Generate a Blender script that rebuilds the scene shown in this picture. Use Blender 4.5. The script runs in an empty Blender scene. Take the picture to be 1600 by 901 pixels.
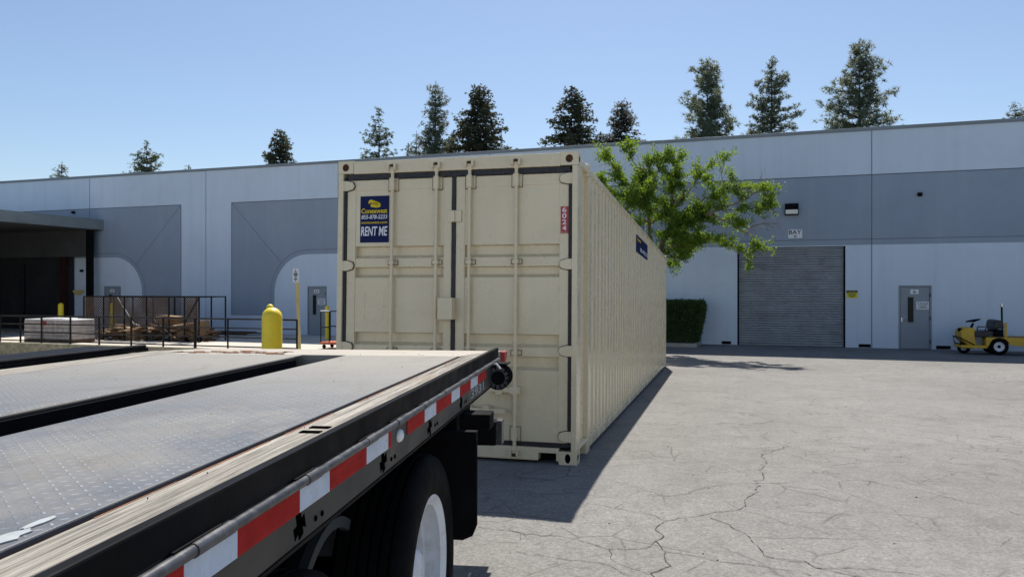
import bpy, bmesh, math, random
from mathutils import Vector, Matrix, Euler
R = math.radians
S = bpy.context.scene
COL = S.collection
F, CX, CY = 1215.9, 800.0, 450.5       # focal length in photo pixels, picture centre
E = 1.624                              # eye height

# ------------------------------------------------------------------ camera
cd = bpy.data.cameras.new('camera'); cam = bpy.data.objects.new('camera', cd); COL.objects.link(cam)
cam.location = (0, 0, E); cam.rotation_euler = (R(90), 0, 0)
cd.sensor_width = 36; cd.lens = 36 * F / 1600; cd.clip_start = 0.05; cd.clip_end = 2000
S.camera = cam
# ------------------------------------------------------------------ light
SUN_EL, SUN_AZ = R(57), R(6.3)         # azimuth clockwise from +Y
w = bpy.data.worlds.new('World'); S.world = w; w.use_nodes = True
nt = w.node_tree; nt.nodes.clear()
sky = nt.nodes.new('ShaderNodeTexSky'); sky.sky_type = 'NISHITA'; sky.sun_disc = False
sky.sun_elevation = SUN_EL; sky.sun_rotation = SUN_AZ
sky.altitude = 0; sky.air_density = 1.0; sky.dust_density = 0.7; sky.ozone_density = 3.0
bg = nt.nodes.new('ShaderNodeBackground'); bg.inputs['Strength'].default_value = 0.085
out = nt.nodes.new('ShaderNodeOutputWorld')
nt.links.new(sky.outputs[0], bg.inputs[0]); nt.links.new(bg.outputs[0], out.inputs[0])
sd = bpy.data.lights.new('sun', 'SUN'); sd.energy = 5.0; sd.angle = R(0.53); sd.color = (1, .95, .87)
sun = bpy.data.objects.new('sun', sd); COL.objects.link(sun)
sv = Vector((math.sin(SUN_AZ) * math.cos(SUN_EL), math.cos(SUN_AZ) * math.cos(SUN_EL), math.sin(SUN_EL)))
sun.rotation_euler = sv.to_track_quat('Z', 'Y').to_euler(); sun.location = sv * 60
S.view_settings.view_transform = 'Standard'; S.view_settings.look = 'None'
S.view_settings.exposure = 0.52; S.view_settings.gamma = 1.0

# ------------------------------------------------------------------ helpers
def tag(o, label=None, cat=None, group=None, kind=None):
    if label: o['label'] = label
    if cat: o['category'] = cat
    if group: o['group'] = group
    if kind: o['kind'] = kind
    return o

def empty(name, loc, rot=(0, 0, 0), label=None, cat=None, group=None):
    o = bpy.data.objects.new(name, None); COL.objects.link(o)
    o.location = loc; o.rotation_euler = rot; o.empty_display_size = .2
    return tag(o, label, cat, group)

class MB:
    def __init__(s): s.v = []; s.f = []; s.m = []
    def face(s, pts, m=0):
        n = len(s.v); s.v += [tuple(p) for p in pts]; s.f.append(tuple(range(n, n + len(pts)))); s.m.append(m); return s
    def faces(s, vs, fs, m=0):
        n = len(s.v); s.v += [tuple(p) for p in vs]
        for f in fs: s.f.append(tuple(i + n for i in f)); s.m.append(m)
        return s
    def box(s, x0, x1, y0, y1, z0, z1, m=0, M=None):
        vs = [Vector((x, y, z)) for x in (x0, x1) for y in (y0, y1) for z in (z0, z1)]
        if M: vs = [M @ v for v in vs]
        return s.faces(vs, [(0, 1, 3, 2), (4, 6, 7, 5), (0, 4, 5, 1), (2, 3, 7, 6), (0, 2, 6, 4), (1, 5, 7, 3)], m)
    def tube(s, pts, r, n=10, m=0, cap=True):
        pts = [Vector(p) for p in pts]; rs = r if isinstance(r, (list, tuple)) else [r] * len(pts)
        base = len(s.v); prev = None
        for i, p in enumerate(pts):
            t = (pts[min(i + 1, len(pts) - 1)] - pts[max(i - 1, 0)]).normalized()
            if prev is None:
                a = Vector((0, 0, 1)) if abs(t.z) < .9 else Vector((1, 0, 0)); u = t.cross(a).normalized()
            else:
                u = (prev - t * prev.dot(t)).normalized()
            prev = u; w_ = t.cross(u)
            for k in range(n):
                an = 2 * math.pi * k / n
                s.v.append(tuple(p + (u * math.cos(an) + w_ * math.sin(an)) * rs[i]))
        for i in range(len(pts) - 1):
            for k in range(n):
                a = base + i * n + k; b = base + i * n + (k + 1) % n
                s.f.append((a, b, b + n, a + n)); s.m.append(m)
        if cap:
            s.f.append(tuple(base + k for k in range(n))[::-1]); s.m.append(m)
            s.f.append(tuple(base + (len(pts) - 1) * n + k for k in range(n))); s.m.append(m)
        return s
    def cyl(s, p0, p1, r0, r1=None, n=20, m=0): return s.tube([p0, p1], [r0, r0 if r1 is None else r1], n, m)
    def lathe(s, prof, axis_o, ax, n=40, m=0):
        # prof: list of (radius, along); ax: unit axis
        ax = Vector(ax).normalized(); o = Vector(axis_o)
        a = Vector((0, 0, 1)) if abs(ax.z) < .9 else Vector((1, 0, 0)); u = ax.cross(a).normalized(); w_ = ax.cross(u)
        base = len(s.v)
        for r, h in prof:
            for k in range(n):
                an = 2 * math.pi * k / n; s.v.append(tuple(o + ax * h + (u * math.cos(an) + w_ * math.sin(an)) * r))
        for i in range(len(prof) - 1):
            for k in range(n):
                a_ = base + i * n + k; b = base + i * n + (k + 1) % n
                s.f.append((a_, b, b + n, a_ + n)); s.m.append(m)
        return s
    def prism(s, poly, d0, d1, fn, m=0):
        # poly: 2-D outline; fn(a, b, d) -> 3-D point
        n = len(poly); vs = [fn(a, b, d0) for a, b in poly] + [fn(a, b, d1) for a, b in poly]
        fs = [tuple(range(n))[::-1], tuple(range(n, 2 * n))] + [(i, (i + 1) % n, (i + 1) % n + n, i + n) for i in range(n)]
        return s.faces(vs, fs, m)
    def extrude(s, prof, p0, p1, fn, m=0):
        # open strip: prof (a, b) swept from p0 to p1
        n = len(prof)
        return s.faces([fn(a, b, p0) for a, b in prof] + [fn(a, b, p1) for a, b in prof],
                       [(i, i + 1, i + 1 + n, i + n) for i in range(n - 1)], m)
    def build(s, name, mat, parent=None, smooth=False, bevel=0, M=None, fix=True):
        me = bpy.data.meshes.new(name); me.from_pydata(s.v, [], s.f)
        for mm in (mat if isinstance(mat, (list, tuple)) else [mat]): me.materials.append(mm)
        me.polygons.foreach_set('material_index', s.m)
        if fix:
            bm = bmesh.new(); bm.from_mesh(me); bmesh.ops.remove_doubles(bm, verts=bm.verts, dist=1e-5)
            bmesh.ops.recalc_face_normals(bm, faces=bm.faces); bm.to_mesh(me); bm.free()
        if smooth:
            me.polygons.foreach_set('use_smooth', [True] * len(me.polygons))
            try: me.set_sharp_from_angle(angle=R(40))
            except Exception: pass
        o = bpy.data.objects.new(name, me); COL.objects.link(o)
        if M is not None: o.matrix_world = M
        if parent: o.parent = parent
        if bevel:
            b = o.modifiers.new('bevel', 'BEVEL'); b.width = bevel; b.segments = 2; b.limit_method = 'ANGLE'; b.angle_limit = R(40)
        return o

XZ = lambda y: (lambda a, b, t: (a, y - t, b))          # a plane seen from -Y
YZ = lambda x: (lambda a, b, t: (x + t, a, b))          # a plane seen from +X

def text(name, body, rect, fn, mat, parent, bold=0.0, shear=0.0, th=.0012):
    """lettering fitted into rect (a0, b0, a1, b1) of the plane fn(a, b, thickness)"""
    cu = bpy.data.curves.new('txt', 'FONT'); cu.body = body; cu.extrude = .5; cu.offset = bold; cu.shear = shear; cu.resolution_u = 3
    t = bpy.data.objects.new('txt', cu); COL.objects.link(t)
    dg = bpy.context.evaluated_depsgraph_get(); me = bpy.data.meshes.new_from_object(t.evaluated_get(dg))
    bpy.data.objects.remove(t); bpy.data.curves.remove(cu)
    xs = [v.co.x for v in me.vertices]; ys = [v.co.y for v in me.vertices]
    a0, b0, a1, b1 = rect; x0, x1, y0, y1 = min(xs), max(xs), min(ys), max(ys)
    for v in me.vertices:
        v.co = fn(a0 + (v.co.x - x0) / (x1 - x0) * (a1 - a0), b0 + (v.co.y - y0) / (y1 - y0) * (b1 - b0), th * (v.co.z + .5))
    me.materials.clear(); me.materials.append(mat)
    o = bpy.data.objects.new(name, me); COL.objects.link(o); o.parent = parent
    return o

# ------------------------------------------------------------------ materials
class NT:
    def __init__(s, name):
        s.mat = bpy.data.materials.new(name); s.mat.use_nodes = True; s.t = s.mat.node_tree
        s.b = s.t.nodes['Principled BSDF']; s.tc = s.t.nodes.new('ShaderNodeTexCoord'); s.P = s.tc.outputs['Object']
    def n(s, t, **k):
        nd = s.t.nodes.new(t)
        for a, v in k.items(): setattr(nd, a, v)
        return nd
    def l(s, a, b): s.t.links.new(a, b)
    def math(s, op, a, b=0.0, c=None, clamp=False):
        nd = s.n('ShaderNodeMath', operation=op, use_clamp=clamp)
        for i, v in enumerate((a, b, c)):
            if v is None: continue
            if isinstance(v, (int, float)): nd.inputs[i].default_value = v
            else: s.l(v, nd.inputs[i])
        return nd.outputs[0]
    def noise(s, scale, detail=4, rough=.55, vec=None, stretch=None, dist=0):
        nd = s.n('ShaderNodeTexNoise'); nd.inputs['Scale'].default_value = scale; nd.inputs['Detail'].default_value = detail
        nd.inputs['Roughness'].default_value = rough; nd.inputs['Distortion'].default_value = dist
        v = vec or s.P
        if stretch:
            m = s.n('ShaderNodeMapping'); m.inputs['Scale'].default_value = stretch; s.l(v, m.inputs[0]); v = m.outputs[0]
        s.l(v, nd.inputs['Vector']); return nd.outputs['Fac']
    def ramp(s, fac, stops):
        nd = s.n('ShaderNodeValToRGB'); cr = nd.color_ramp
        while len(cr.elements) < len(stops): cr.elements.new(.5)
        for e, (p, c) in zip(cr.elements, stops):
            e.position = p; e.color = (c, c, c, 1) if isinstance(c, (int, float)) else (*c, 1)
        s.l(fac, nd.inputs[0]); return nd.outputs[0]
    def mix(s, fac, a, b, blend='MIX'):
        nd = s.n('ShaderNodeMix', data_type='RGBA', blend_type=blend)
        for i, v in ((0, fac), (6, a), (7, b)):
            if isinstance(v, (int, float)): nd.inputs[i].default_value = v
            elif isinstance(v, tuple): nd.inputs[i].default_value = (*v, 1)
            else: s.l(v, nd.inputs[i])
        return nd.outputs[2]
    def bump(s, h, strength=.3, dist=.01):
        nd = s.n('ShaderNodeBump'); nd.inputs['Strength'].default_value = strength; nd.inputs['Distance'].default_value = dist
        s.l(h, nd.inputs['Height']); s.l(nd.outputs[0], s.b.inputs['Normal'])
    def set(s, **k):
        for a, v in k.items():
            i = s.b.inputs[{'base': 'Base Color', 'rough': 'Roughness', 'metal': 'Metallic', 'spec': 'Specular IOR Level', 'coat': 'Coat Weight'}[a]]
            if isinstance(v, (int, float)): i.default_value = v
            elif isinstance(v, tuple): i.default_value = (*v, 1)
            else: s.l(v, i)
        return s

def sc(c, k): return tuple(min(1, x * k) for x in c)

def paint(name, col, rough=.5, var=.12, scale=3, grime=None, streak=None, bump=0, metal=0, bscale=60, spec=.5):
    m = NT(name)
    c = m.ramp(m.noise(scale, 6, .6), [(.3, sc(col, 1 - var)), (.7, sc(col, 1 + var))])
    if grime:
        g = m.ramp(m.noise(scale * 2.3, 8, .7, dist=.4), [(.5, 0.0), (.75, 1.0)])
        c = m.mix(m.math('MULTIPLY', g, grime[1]), c, grime[0])
    if streak:
        g = m.ramp(m.noise(1, 6, .6, stretch=streak[2]), [(.48, 0.0), (.72, 1.0)])
        c = m.mix(m.math('MULTIPLY', g, streak[1]), c, streak[0])
    r = m.ramp(m.noise(scale * 1.7, 5), [(.3, max(0, rough - .1)), (.7, min(1, rough + .1))])
    m.set(base=c, rough=r, metal=metal, spec=spec)
    if bump: m.bump(m.noise(bscale, 5, .6), bump, .01)
    return m.mat

M = {}
M['beige'] = paint('beige container paint', (.70, .595, .395), .27, .04, 2, ((.48, .41, .29), .14), ((.52, .45, .32), .12, (9, 9, .6)), .015, bscale=12, spec=.6)
M['gasket'] = paint('black door gasket rubber', (.012, .012, .014), .55, .3, 20, ((.10, .10, .09), .35))
M['castrust'] = paint('rusty casting inside', (.10, .045, .02), .9, .4, 30)
M['navy'] = paint('navy decal', (.016, .024, .085), .8, .05, 3, spec=.08)
M['yellowink'] = paint('yellow ink', (.75, .55, .03), .8, .04, spec=.1)
M['whiteink'] = paint('white ink', (.75, .76, .80), .8, .03, spec=.1)
M['redink'] = paint('red decal', (.42, .035, .035), .45, .06)
M['blackink'] = paint('black ink', (.012, .012, .016), .6, .1)
M['blueink'] = paint('blue ink', (.02, .03, .16), .6, .1)
M['palewall'] = paint('pale wall paint', (.61, .69, .775), .85, .035, .35, ((.45, .47, .50), .25), ((.50, .55, .61), .32, (2.6, 2.6, .10)), .08, bscale=30, spec=.2)
M['greywall'] = paint('grey wall paint', (.295, .35, .42), .85, .045, .4, ((.24, .26, .30), .3), ((.37, .415, .47), .35, (2.2, 2.2, .09)), .08, bscale=30, spec=.2)
M['reveal'] = paint('dark reveal joint', (.10, .11, .13), .9, .1)
M['coping'] = paint('grey metal coping', (.20, .23, .25), .5, .1, 1)
M['doorgrey'] = paint('grey door paint', (.255, .29, .325), .5, .06, 2)
M['rollsteel'] = paint('galvanised roll door slat', (.36, .38, .40), .5, .10, 1.3, ((.12, .12, .12), .4), ((.14, .14, .14), .4, (.5, .5, 9)), metal=.25)
M['black'] = paint('black steel paint', (.008, .008, .009), .5, .25, 4, ((.022, .021, .020), .3), bump=.05, spec=.03)
M['blackmatte'] = paint('matt black underframe', (.005, .005, .006), .85, .3, 5, spec=.12)
M['rail'] = paint('black railing paint', (.009, .009, .010), .5, .3, 6, spec=.2)
M['channelpaint'] = paint('dusty black channel paint', (.034, .032, .029), .5, .25, 3, ((.06, .056, .05), .3), spec=.35)
M['yellow'] = paint('yellow bollard paint', (.80, .62, .025), .45, .07, 3, ((.55, .38, .03), .25), ((.58, .44, .06), .3, (14, 14, .8)))
M['cream'] = paint('cream pole paint', (.60, .46, .16), .5, .08, 4, ((.35, .26, .12), .3))
M['concrete'] = paint('concrete apron', (.50, .46, .40), .9, .1, .6, ((.33, .30, .26), .35), bump=.2, bscale=20, spec=.2)
M['kerb'] = paint('weathered kerb concrete', (.34, .32, .28), .9, .15, 3, bump=.3, spec=.2)
M['mossy'] = paint('mossy retaining wall', (.27, .25, .18), .95, .35, 5, ((.09, .085, .04), .6), bump=.6, bscale=12, spec=.1)
M['glass'] = paint('dark door glass', (.012, .014, .016), .3, .1, spec=.15)
M['lampglass'] = paint('lamp lens', (.75, .74, .66), .2, .05)
M['shadewall'] = paint('painted dock interior shade', (.018, .018, .020), .9, .3, 1)  # near-black base colour stands in for the shade inside the dock
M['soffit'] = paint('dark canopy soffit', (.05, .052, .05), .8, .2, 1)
M['fascia'] = paint('grey green fascia metal', (.22, .25, .25), .5, .12, .5, ((.12, .13, .13), .4), ((.13, .14, .14), .5, (1, 1, 8)))
M['redbrown'] = paint('red brown steel', (.034, .012, .010), .7, .2, 3, spec=.2)
M['white'] = paint('white paint', (.78, .80, .82), .4, .05, 5, ((.4, .38, .34), .2))
M['signwhite'] = paint('white sign board', (.74, .75, .76), .5, .04)
M['signyellow'] = paint('yellow sign board', (.70, .62, .03), .5, .04)
M['cartyellow'] = paint('yellow cart paint', (.60, .36, .012), .42, .1, 4, ((.20, .12, .03), .4))
M['seat'] = paint('black vinyl seat', (.02, .02, .022), .5, .3, 8, bump=.2)
M['tyre'] = paint('tyre rubber', (.006, .006, .0065), .7, .25, 6, ((.016, .016, .015), .4), bump=.15, bscale=90, spec=.05)
M['rimwhite'] = paint('white rim paint', (.70, .72, .75), .35, .06, 6, ((.30, .27, .24), .5), ((.40, .37, .33), .4, (7, 7, 7)))
M['orange'] = paint('red cart deck', (.50, .09, .03), .5, .12, 5)
M['meshsteel'] = paint('rusty mesh steel', (.115, .082, .062), .8, .3, 5, spec=.2)
M['cardboard'] = paint('brown cardboard', (.27, .17, .09), .9, .2, 5, ((.20, .12, .06), .4))
M['timber'] = paint('scrap timber', (.15, .09, .052), .9, .35, 5, ((.09, .055, .03), .5))
M['wrap'] = paint('wrapped boxes', (.42, .37, .34), .4, .25, 6, ((.62, .60, .58), .5), ((.25, .21, .19), .4, (5, 5, .8)))
M['wrapwhite'] = paint('white wrap film', (.75, .74, .73), .3, .08, 4)
M['chrome'] = paint('bright metal', (.65, .65, .66), .25, .1, 20, metal=.9)
M['tapered'] = paint('red reflective tape', (.40, .024, .020), .75, .16, 14, ((.26, .014, .012), .3), ((.58, .07, .05), .4, (3, 3, 60)), spec=.08)
M['tapewhite'] = paint('silver reflective tape', (.56, .63, .74), .3, .10, 14, ((.40, .44, .52), .4), ((.72, .70, .66), .5, (3, 3, 60)), spec=.15)
M['lens'] = paint('clear marker lens', (.8, .8, .78), .1, .04)
M['pipe'] = paint('worn rub rail', (.05, .052, .058), .38, .5, 14, ((.22, .22, .23), .5), metal=.3)
M['spill'] = paint('pale paint spill', (.30, .33, .34), .7, .15, 30)
M['hole'] = paint('dark opening', (.002, .002, .002), .95, .1, spec=.0)
M['bark'] = paint('grey brown bark', (.20, .165, .135), .95, .3, 9, bump=.4)
M['pinebark'] = paint('dark pine bark', (.055, .042, .034), .95, .3, 4)

def leaf_mat(name, c0, c1, trans, tcol, scale=1.5):
    m = NT(name); c = m.ramp(m.noise(scale, 3), [(.32, c0), (.68, c1)])
    m.set(base=c, rough=.6, spec=.3)
    if trans:
        t = m.n('ShaderNodeBsdfTranslucent'); t.inputs[0].default_value = (*tcol, 1)
        ms = m.n('ShaderNodeMixShader'); ms.inputs[0].default_value = trans
        o = m.t.nodes['Material Output']; m.l(m.b.outputs[0], ms.inputs[1]); m.l(t.outputs[0], ms.inputs[2]); m.l(ms.outputs[0], o.inputs[0])
    return m.mat
M['leaf'] = leaf_mat('spring green leaves', (.030, .072, .010), (.12, .20, .022), .42, (.28, .42, .025), 2.2)
M['hedge'] = leaf_mat('hedge leaves', (.022, .048, .014), (.07, .11, .028), .2, (.08, .14, .02), 6)
M['hedgecore'] = paint('hedge inner twigs', (.022, .034, .014), .95, .3, 9)
M['needle'] = leaf_mat('blue green pine needles', (.075, .105, .072), (.14, .165, .105), .3, (.22, .26, .14), .5)
M['needledark'] = leaf_mat('dark redwood needles', (.040, .054, .034), (.085, .085, .05), .25, (.15, .15, .07), .5)
M['needlebrown'] = leaf_mat('olive brown needles', (.06, .055, .02), (.11, .095, .03), .2, (.15, .13, .04), .5)

# asphalt
def asphalt():
    m = NT('weathered asphalt'); P = m.P
    big = m.noise(.25, 5, .6); mid = m.noise(2.2, 6, .65); agg = m.n('ShaderNodeTexVoronoi'); agg.inputs['Scale'].default_value = 95; m.l(P, agg.inputs['Vector'])
    c = m.ramp(big, [(.35, (.196, .189, .178)), (.65, (.240, .232, .219))])
    c = m.mix(.5, c, m.ramp(mid, [(.3, .62), (.5, .85), (.7, 1.0)]), 'MULTIPLY')
    c = m.mix(.55, c, m.ramp(agg.outputs['Color'], [(.0, .55), (.45, .95), (.9, 1.0), (1.0, 2.2)]), 'MULTIPLY')
    c = m.mix(.6, c, m.ramp(m.noise(42, 5, .8), [(.34, .50), (.5, .98), (.66, 1.45)]), 'MULTIPLY')
    c = m.mix(.5, c, m.ramp(m.noise(9, 5, .7), [(.32, .72), (.55, 1.05)]), 'MULTIPLY')
    # hairline cracks
    nz = m.n('ShaderNodeTexNoise'); nz.inputs['Scale'].default_value = 1.6; nz.inputs['Detail'].default_value = 6; m.l(P, nz.inputs['Vector'])
    va = m.n('ShaderNodeMix', data_type='VECTOR'); va.inputs[0].default_value = .16
    m.l(P, va.inputs[4]); m.l(nz.outputs['Color'], va.inputs[5])
    tot = None
    for sc_, wd, th in ((.85, .008, .50), (2.3, .022, .53), (4.6, .030, .57)):
        v = m.n('ShaderNodeTexVoronoi', feature='DISTANCE_TO_EDGE'); v.inputs['Scale'].default_value = sc_; m.l(va.outputs[1], v.inputs['Vector'])
        k = m.ramp(v.outputs['Distance'], [(0, 1.0), (wd, 0.0)])
        k = m.math('MULTIPLY', k, m.ramp(m.noise(.45 + sc_ * .3, 3), [(th - .04, 0.0), (th + .06, 1.0)]))
        tot = k if tot is None else m.math('MAXIMUM', tot, k)
    c = m.mix(m.math('MULTIPLY', tot, .62), c, (.06, .056, .05))
    # oil and tyre stains
    st = m.ramp(m.noise(.7, 5, .6, stretch=(1, .35, 1)), [(.60, 0.0), (.76, 1.0)])
    c = m.mix(m.math('MULTIPLY', st, .32), c, (.12, .115, .11))
    m.set(base=c, rough=.9, spec=.25)
    h = m.math('ADD', m.math('MULTIPLY', agg.outputs['Distance'], .6), m.math('MULTIPLY', m.noise(140, 3), .7))
    m.bump(m.math('SUBTRACT', h, m.math('MULTIPLY', tot, 1.5)), .35, .006)
    return m.mat
M['asphalt'] = asphalt()
M['crack'] = paint('open crack', (.040, .037, .034), .95, .3, 20)

def tread_plate():
    m = NT('steel tread plate'); P = m.P
    mp = m.n('ShaderNodeSeparateXYZ'); m.l(P, mp.inputs[0])
    u = m.math('MULTIPLY', mp.outputs[0], 1 / .026); v = m.math('MULTIPLY', mp.outputs[1], 1 / .026)
    par = m.math('MODULO', m.math('ABSOLUTE', m.math('ADD', m.math('FLOOR', u), m.math('FLOOR', v))), 2.0)
    fx = m.math('SUBTRACT', m.math('FRACT', u), .5); fy = m.math('SUBTRACT', m.math('FRACT', v), .5)
    a = m.math('ADD', fx, fy); b = m.math('SUBTRACT', fx, fy)
    sgn = m.math('SUBTRACT', m.math('MULTIPLY', par, 2.0), 1.0)
    # swap a and b on every other cell
    aa = m.math('ADD', fy, m.math('MULTIPLY', fx, sgn)); bb = m.math('SUBTRACT', fy, m.math('MULTIPLY', fx, sgn))
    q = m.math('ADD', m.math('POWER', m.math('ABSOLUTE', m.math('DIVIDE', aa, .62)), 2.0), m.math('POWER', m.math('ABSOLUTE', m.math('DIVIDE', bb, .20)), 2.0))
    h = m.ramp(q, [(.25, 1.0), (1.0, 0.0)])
    c = m.ramp(m.noise(2.5, 6, .6), [(.3, (.072, .083, .100)), (.7, (.110, .119, .134))])
    dust = m.ramp(m.noise(1.1, 6, .65, stretch=(1, .6, 1)), [(.45, 0.0), (.68, 1.0)])
    far = m.ramp(m.math('MULTIPLY', mp.outputs[1], .2), [(.30, 0.0), (.72, 1.0)])     # dry dust lies towards the tail
    c = m.mix(m.math('MULTIPLY', m.math('MAXIMUM', dust, far), .65), c, (.30, .275, .23))
    dirt = m.ramp(m.noise(3.2, 7, .72, stretch=(1.6, .7, 1), dist=.6), [(.54, 0.0), (.72, 1.0)])
    c = m.mix(m.math('MULTIPLY', dirt, .55), c, (.135, .105, .075))
    spots = m.ramp(m.noise(16, 3, .5), [(.68, 0.0), (.73, 1.0)])
    c = m.mix(m.math('MULTIPLY', spots, .5), c, (.10, .07, .05))
    top = m.ramp(q, [(.10, 1.0), (.55, 0.0)])              # tread tops rubbed bright, with sun glints painted into the colour
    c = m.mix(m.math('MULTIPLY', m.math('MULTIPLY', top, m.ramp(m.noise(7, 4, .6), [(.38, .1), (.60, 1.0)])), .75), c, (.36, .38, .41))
    r = m.math('ADD', m.math('MULTIPLY', m.math('MAXIMUM', dust, far), .25), m.math('SUBTRACT', .48, m.math('MULTIPLY', h, .26)))
    m.set(base=c, rough=r, metal=.0, spec=.22)
    worn = m.ramp(m.noise(1.3, 4, .6), [(.47, 0.0), (.60, 1.0)])
    m.bump(m.math('ADD', m.math('MULTIPLY', h, .8), m.math('MULTIPLY', m.math('MULTIPLY', worn, m.noise(190, 2, .7)), 1.6)), .42, .0024)
    return m.mat
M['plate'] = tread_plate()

def wood():
    m = NT('weathered deck timber')
    g = m.noise(1, 9, .75, stretch=(42, .9, 42)); g2 = m.noise(1, 8, .75, stretch=(210, 3.5, 210))
    c = m.ramp(g, [(.33, (.055, .050, .044)), (.44, (.20, .185, .16)), (.56, (.30, .28, .245)), (.7, (.40, .38, .34))])
    c = m.mix(.75, c, m.ramp(g2, [(.40, .32), (.50, 1.05), (.66, 1.6)]), 'MULTIPLY')
    o = m.ramp(m.noise(5, 6, .65, stretch=(1, .4, 1)), [(.60, 0.0), (.74, 1.0)])
    c = m.mix(m.math('MULTIPLY', o, .45), c, (.34, .20, .09))
    m.set(base=c, rough=.9, spec=.2); m.bump(g2, .5, .004)
    return m.mat
M['wood'] = wood()
M['rust'] = paint('rust', (.20, .085, .035), .9, .4, 20, ((.36, .20, .09), .5), bump=.3)
M['dustdeck'] = paint('dusty steel deck edge', (.31, .285, .24), .7, .12, 3, ((.36, .22, .11), .5), bump=.2)

# ------------------------------------------------------------------ frames
def at(px, py, D): return Vector(((px - CX) / F * D, D, E - (py - CY) / F * D))
WY = math.atan2(.3288, .9444); WD = Vector((math.cos(WY), -math.sin(WY), 0)); WN = Vector((-math.sin(WY), -math.cos(WY), 0))
P0 = Vector((13.88, 26.8, 0)); GZ = E - 2.08
def WP(s, d, z): return P0 + WD * s + WN * d + Vector((0, 0, z))
def wall_s(px, d=0):
    k = (px - CX) / F; o = P0 + WN * d
    return (k * o.y - o.x) / (WD.x - k * WD.y)
def wall_D(s, d=0): return (P0 + WD * s + WN * d).y
def wall_z(py, s, d=0): return E - (py - CY) / F * wall_D(s, d) - GZ        # height above the ground at the wall
def sd_of(p):
    r = Vector((p[0], p[1], 0)) - P0
    return r.dot(WD), r.dot(WN)
def gz(d):
    if d <= 8.17: return GZ
    if d <= 22.94: return GZ + (d - 8.17) * (-GZ) / 14.77
    return (d - 22.94) * .006
def gz_at(x, y): return gz(sd_of((x, y))[1])
def ground_hit(px, py):
    D = 5.0
    for _ in range(40):
        z = gz_at((px - CX) / F * D, D); D = (E - z) * F / (py - CY)
    return Vector(((px - CX) / F * D, D, z))

# ------------------------------------------------------------------ ground
WELL = (-60, -22.6, 8.55, 20.5)
g = MB(); ss = [-260, WELL[0], WELL[1], 260]; dd = [-260, -30, 0, 8.17, WELL[2], 14, WELL[3], 22.94, 60, 160]
for i in range(3):
    for j in range(len(dd) - 1):
        if i == 1 and WELL[2] - .01 < dd[j] and dd[j + 1] < WELL[3] + .01: continue
        g.face([WP(s, d, gz(d)) for s, d in ((ss[i], dd[j]), (ss[i + 1], dd[j]), (ss[i + 1], dd[j + 1]), (ss[i], dd[j + 1]))])
tag(g.build('ground', M['asphalt']), kind='structure')
g = MB(); zb = GZ - 1.25
g.face([WP(s, d, zb) for s, d in ((WELL[0], WELL[2]), (WELL[1], WELL[2]), (WELL[1], WELL[3]), (WELL[0], WELL[3]))])
g.face([WP(WELL[1], WELL[2], zb), WP(WELL[1], WELL[3], zb), WP(WELL[1], WELL[3], gz(WELL[3])), WP(WELL[1], 14, gz(14)), WP(WELL[1], WELL[2], gz(WELL[2]))])
g.face([WP(WELL[0], WELL[3], zb), WP(WELL[1], WELL[3], zb), WP(WELL[1], WELL[3], gz(WELL[3])), WP(WELL[0], WELL[3], gz(WELL[3]))])
tag(g.build('truck_well_floor', M['concrete']), kind='structure')
# concrete apron between the wall and the railing
g = MB(); sx = -8.9
g.face([WP(-60, .0, GZ + .004), WP(sx - 6, .0, GZ + .004), WP(sx - 6, 8.17, GZ + .004), WP(-60, 8.17, GZ + .004)])
tag(g.build('concrete_apron', M['concrete']), kind='structure')
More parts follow.
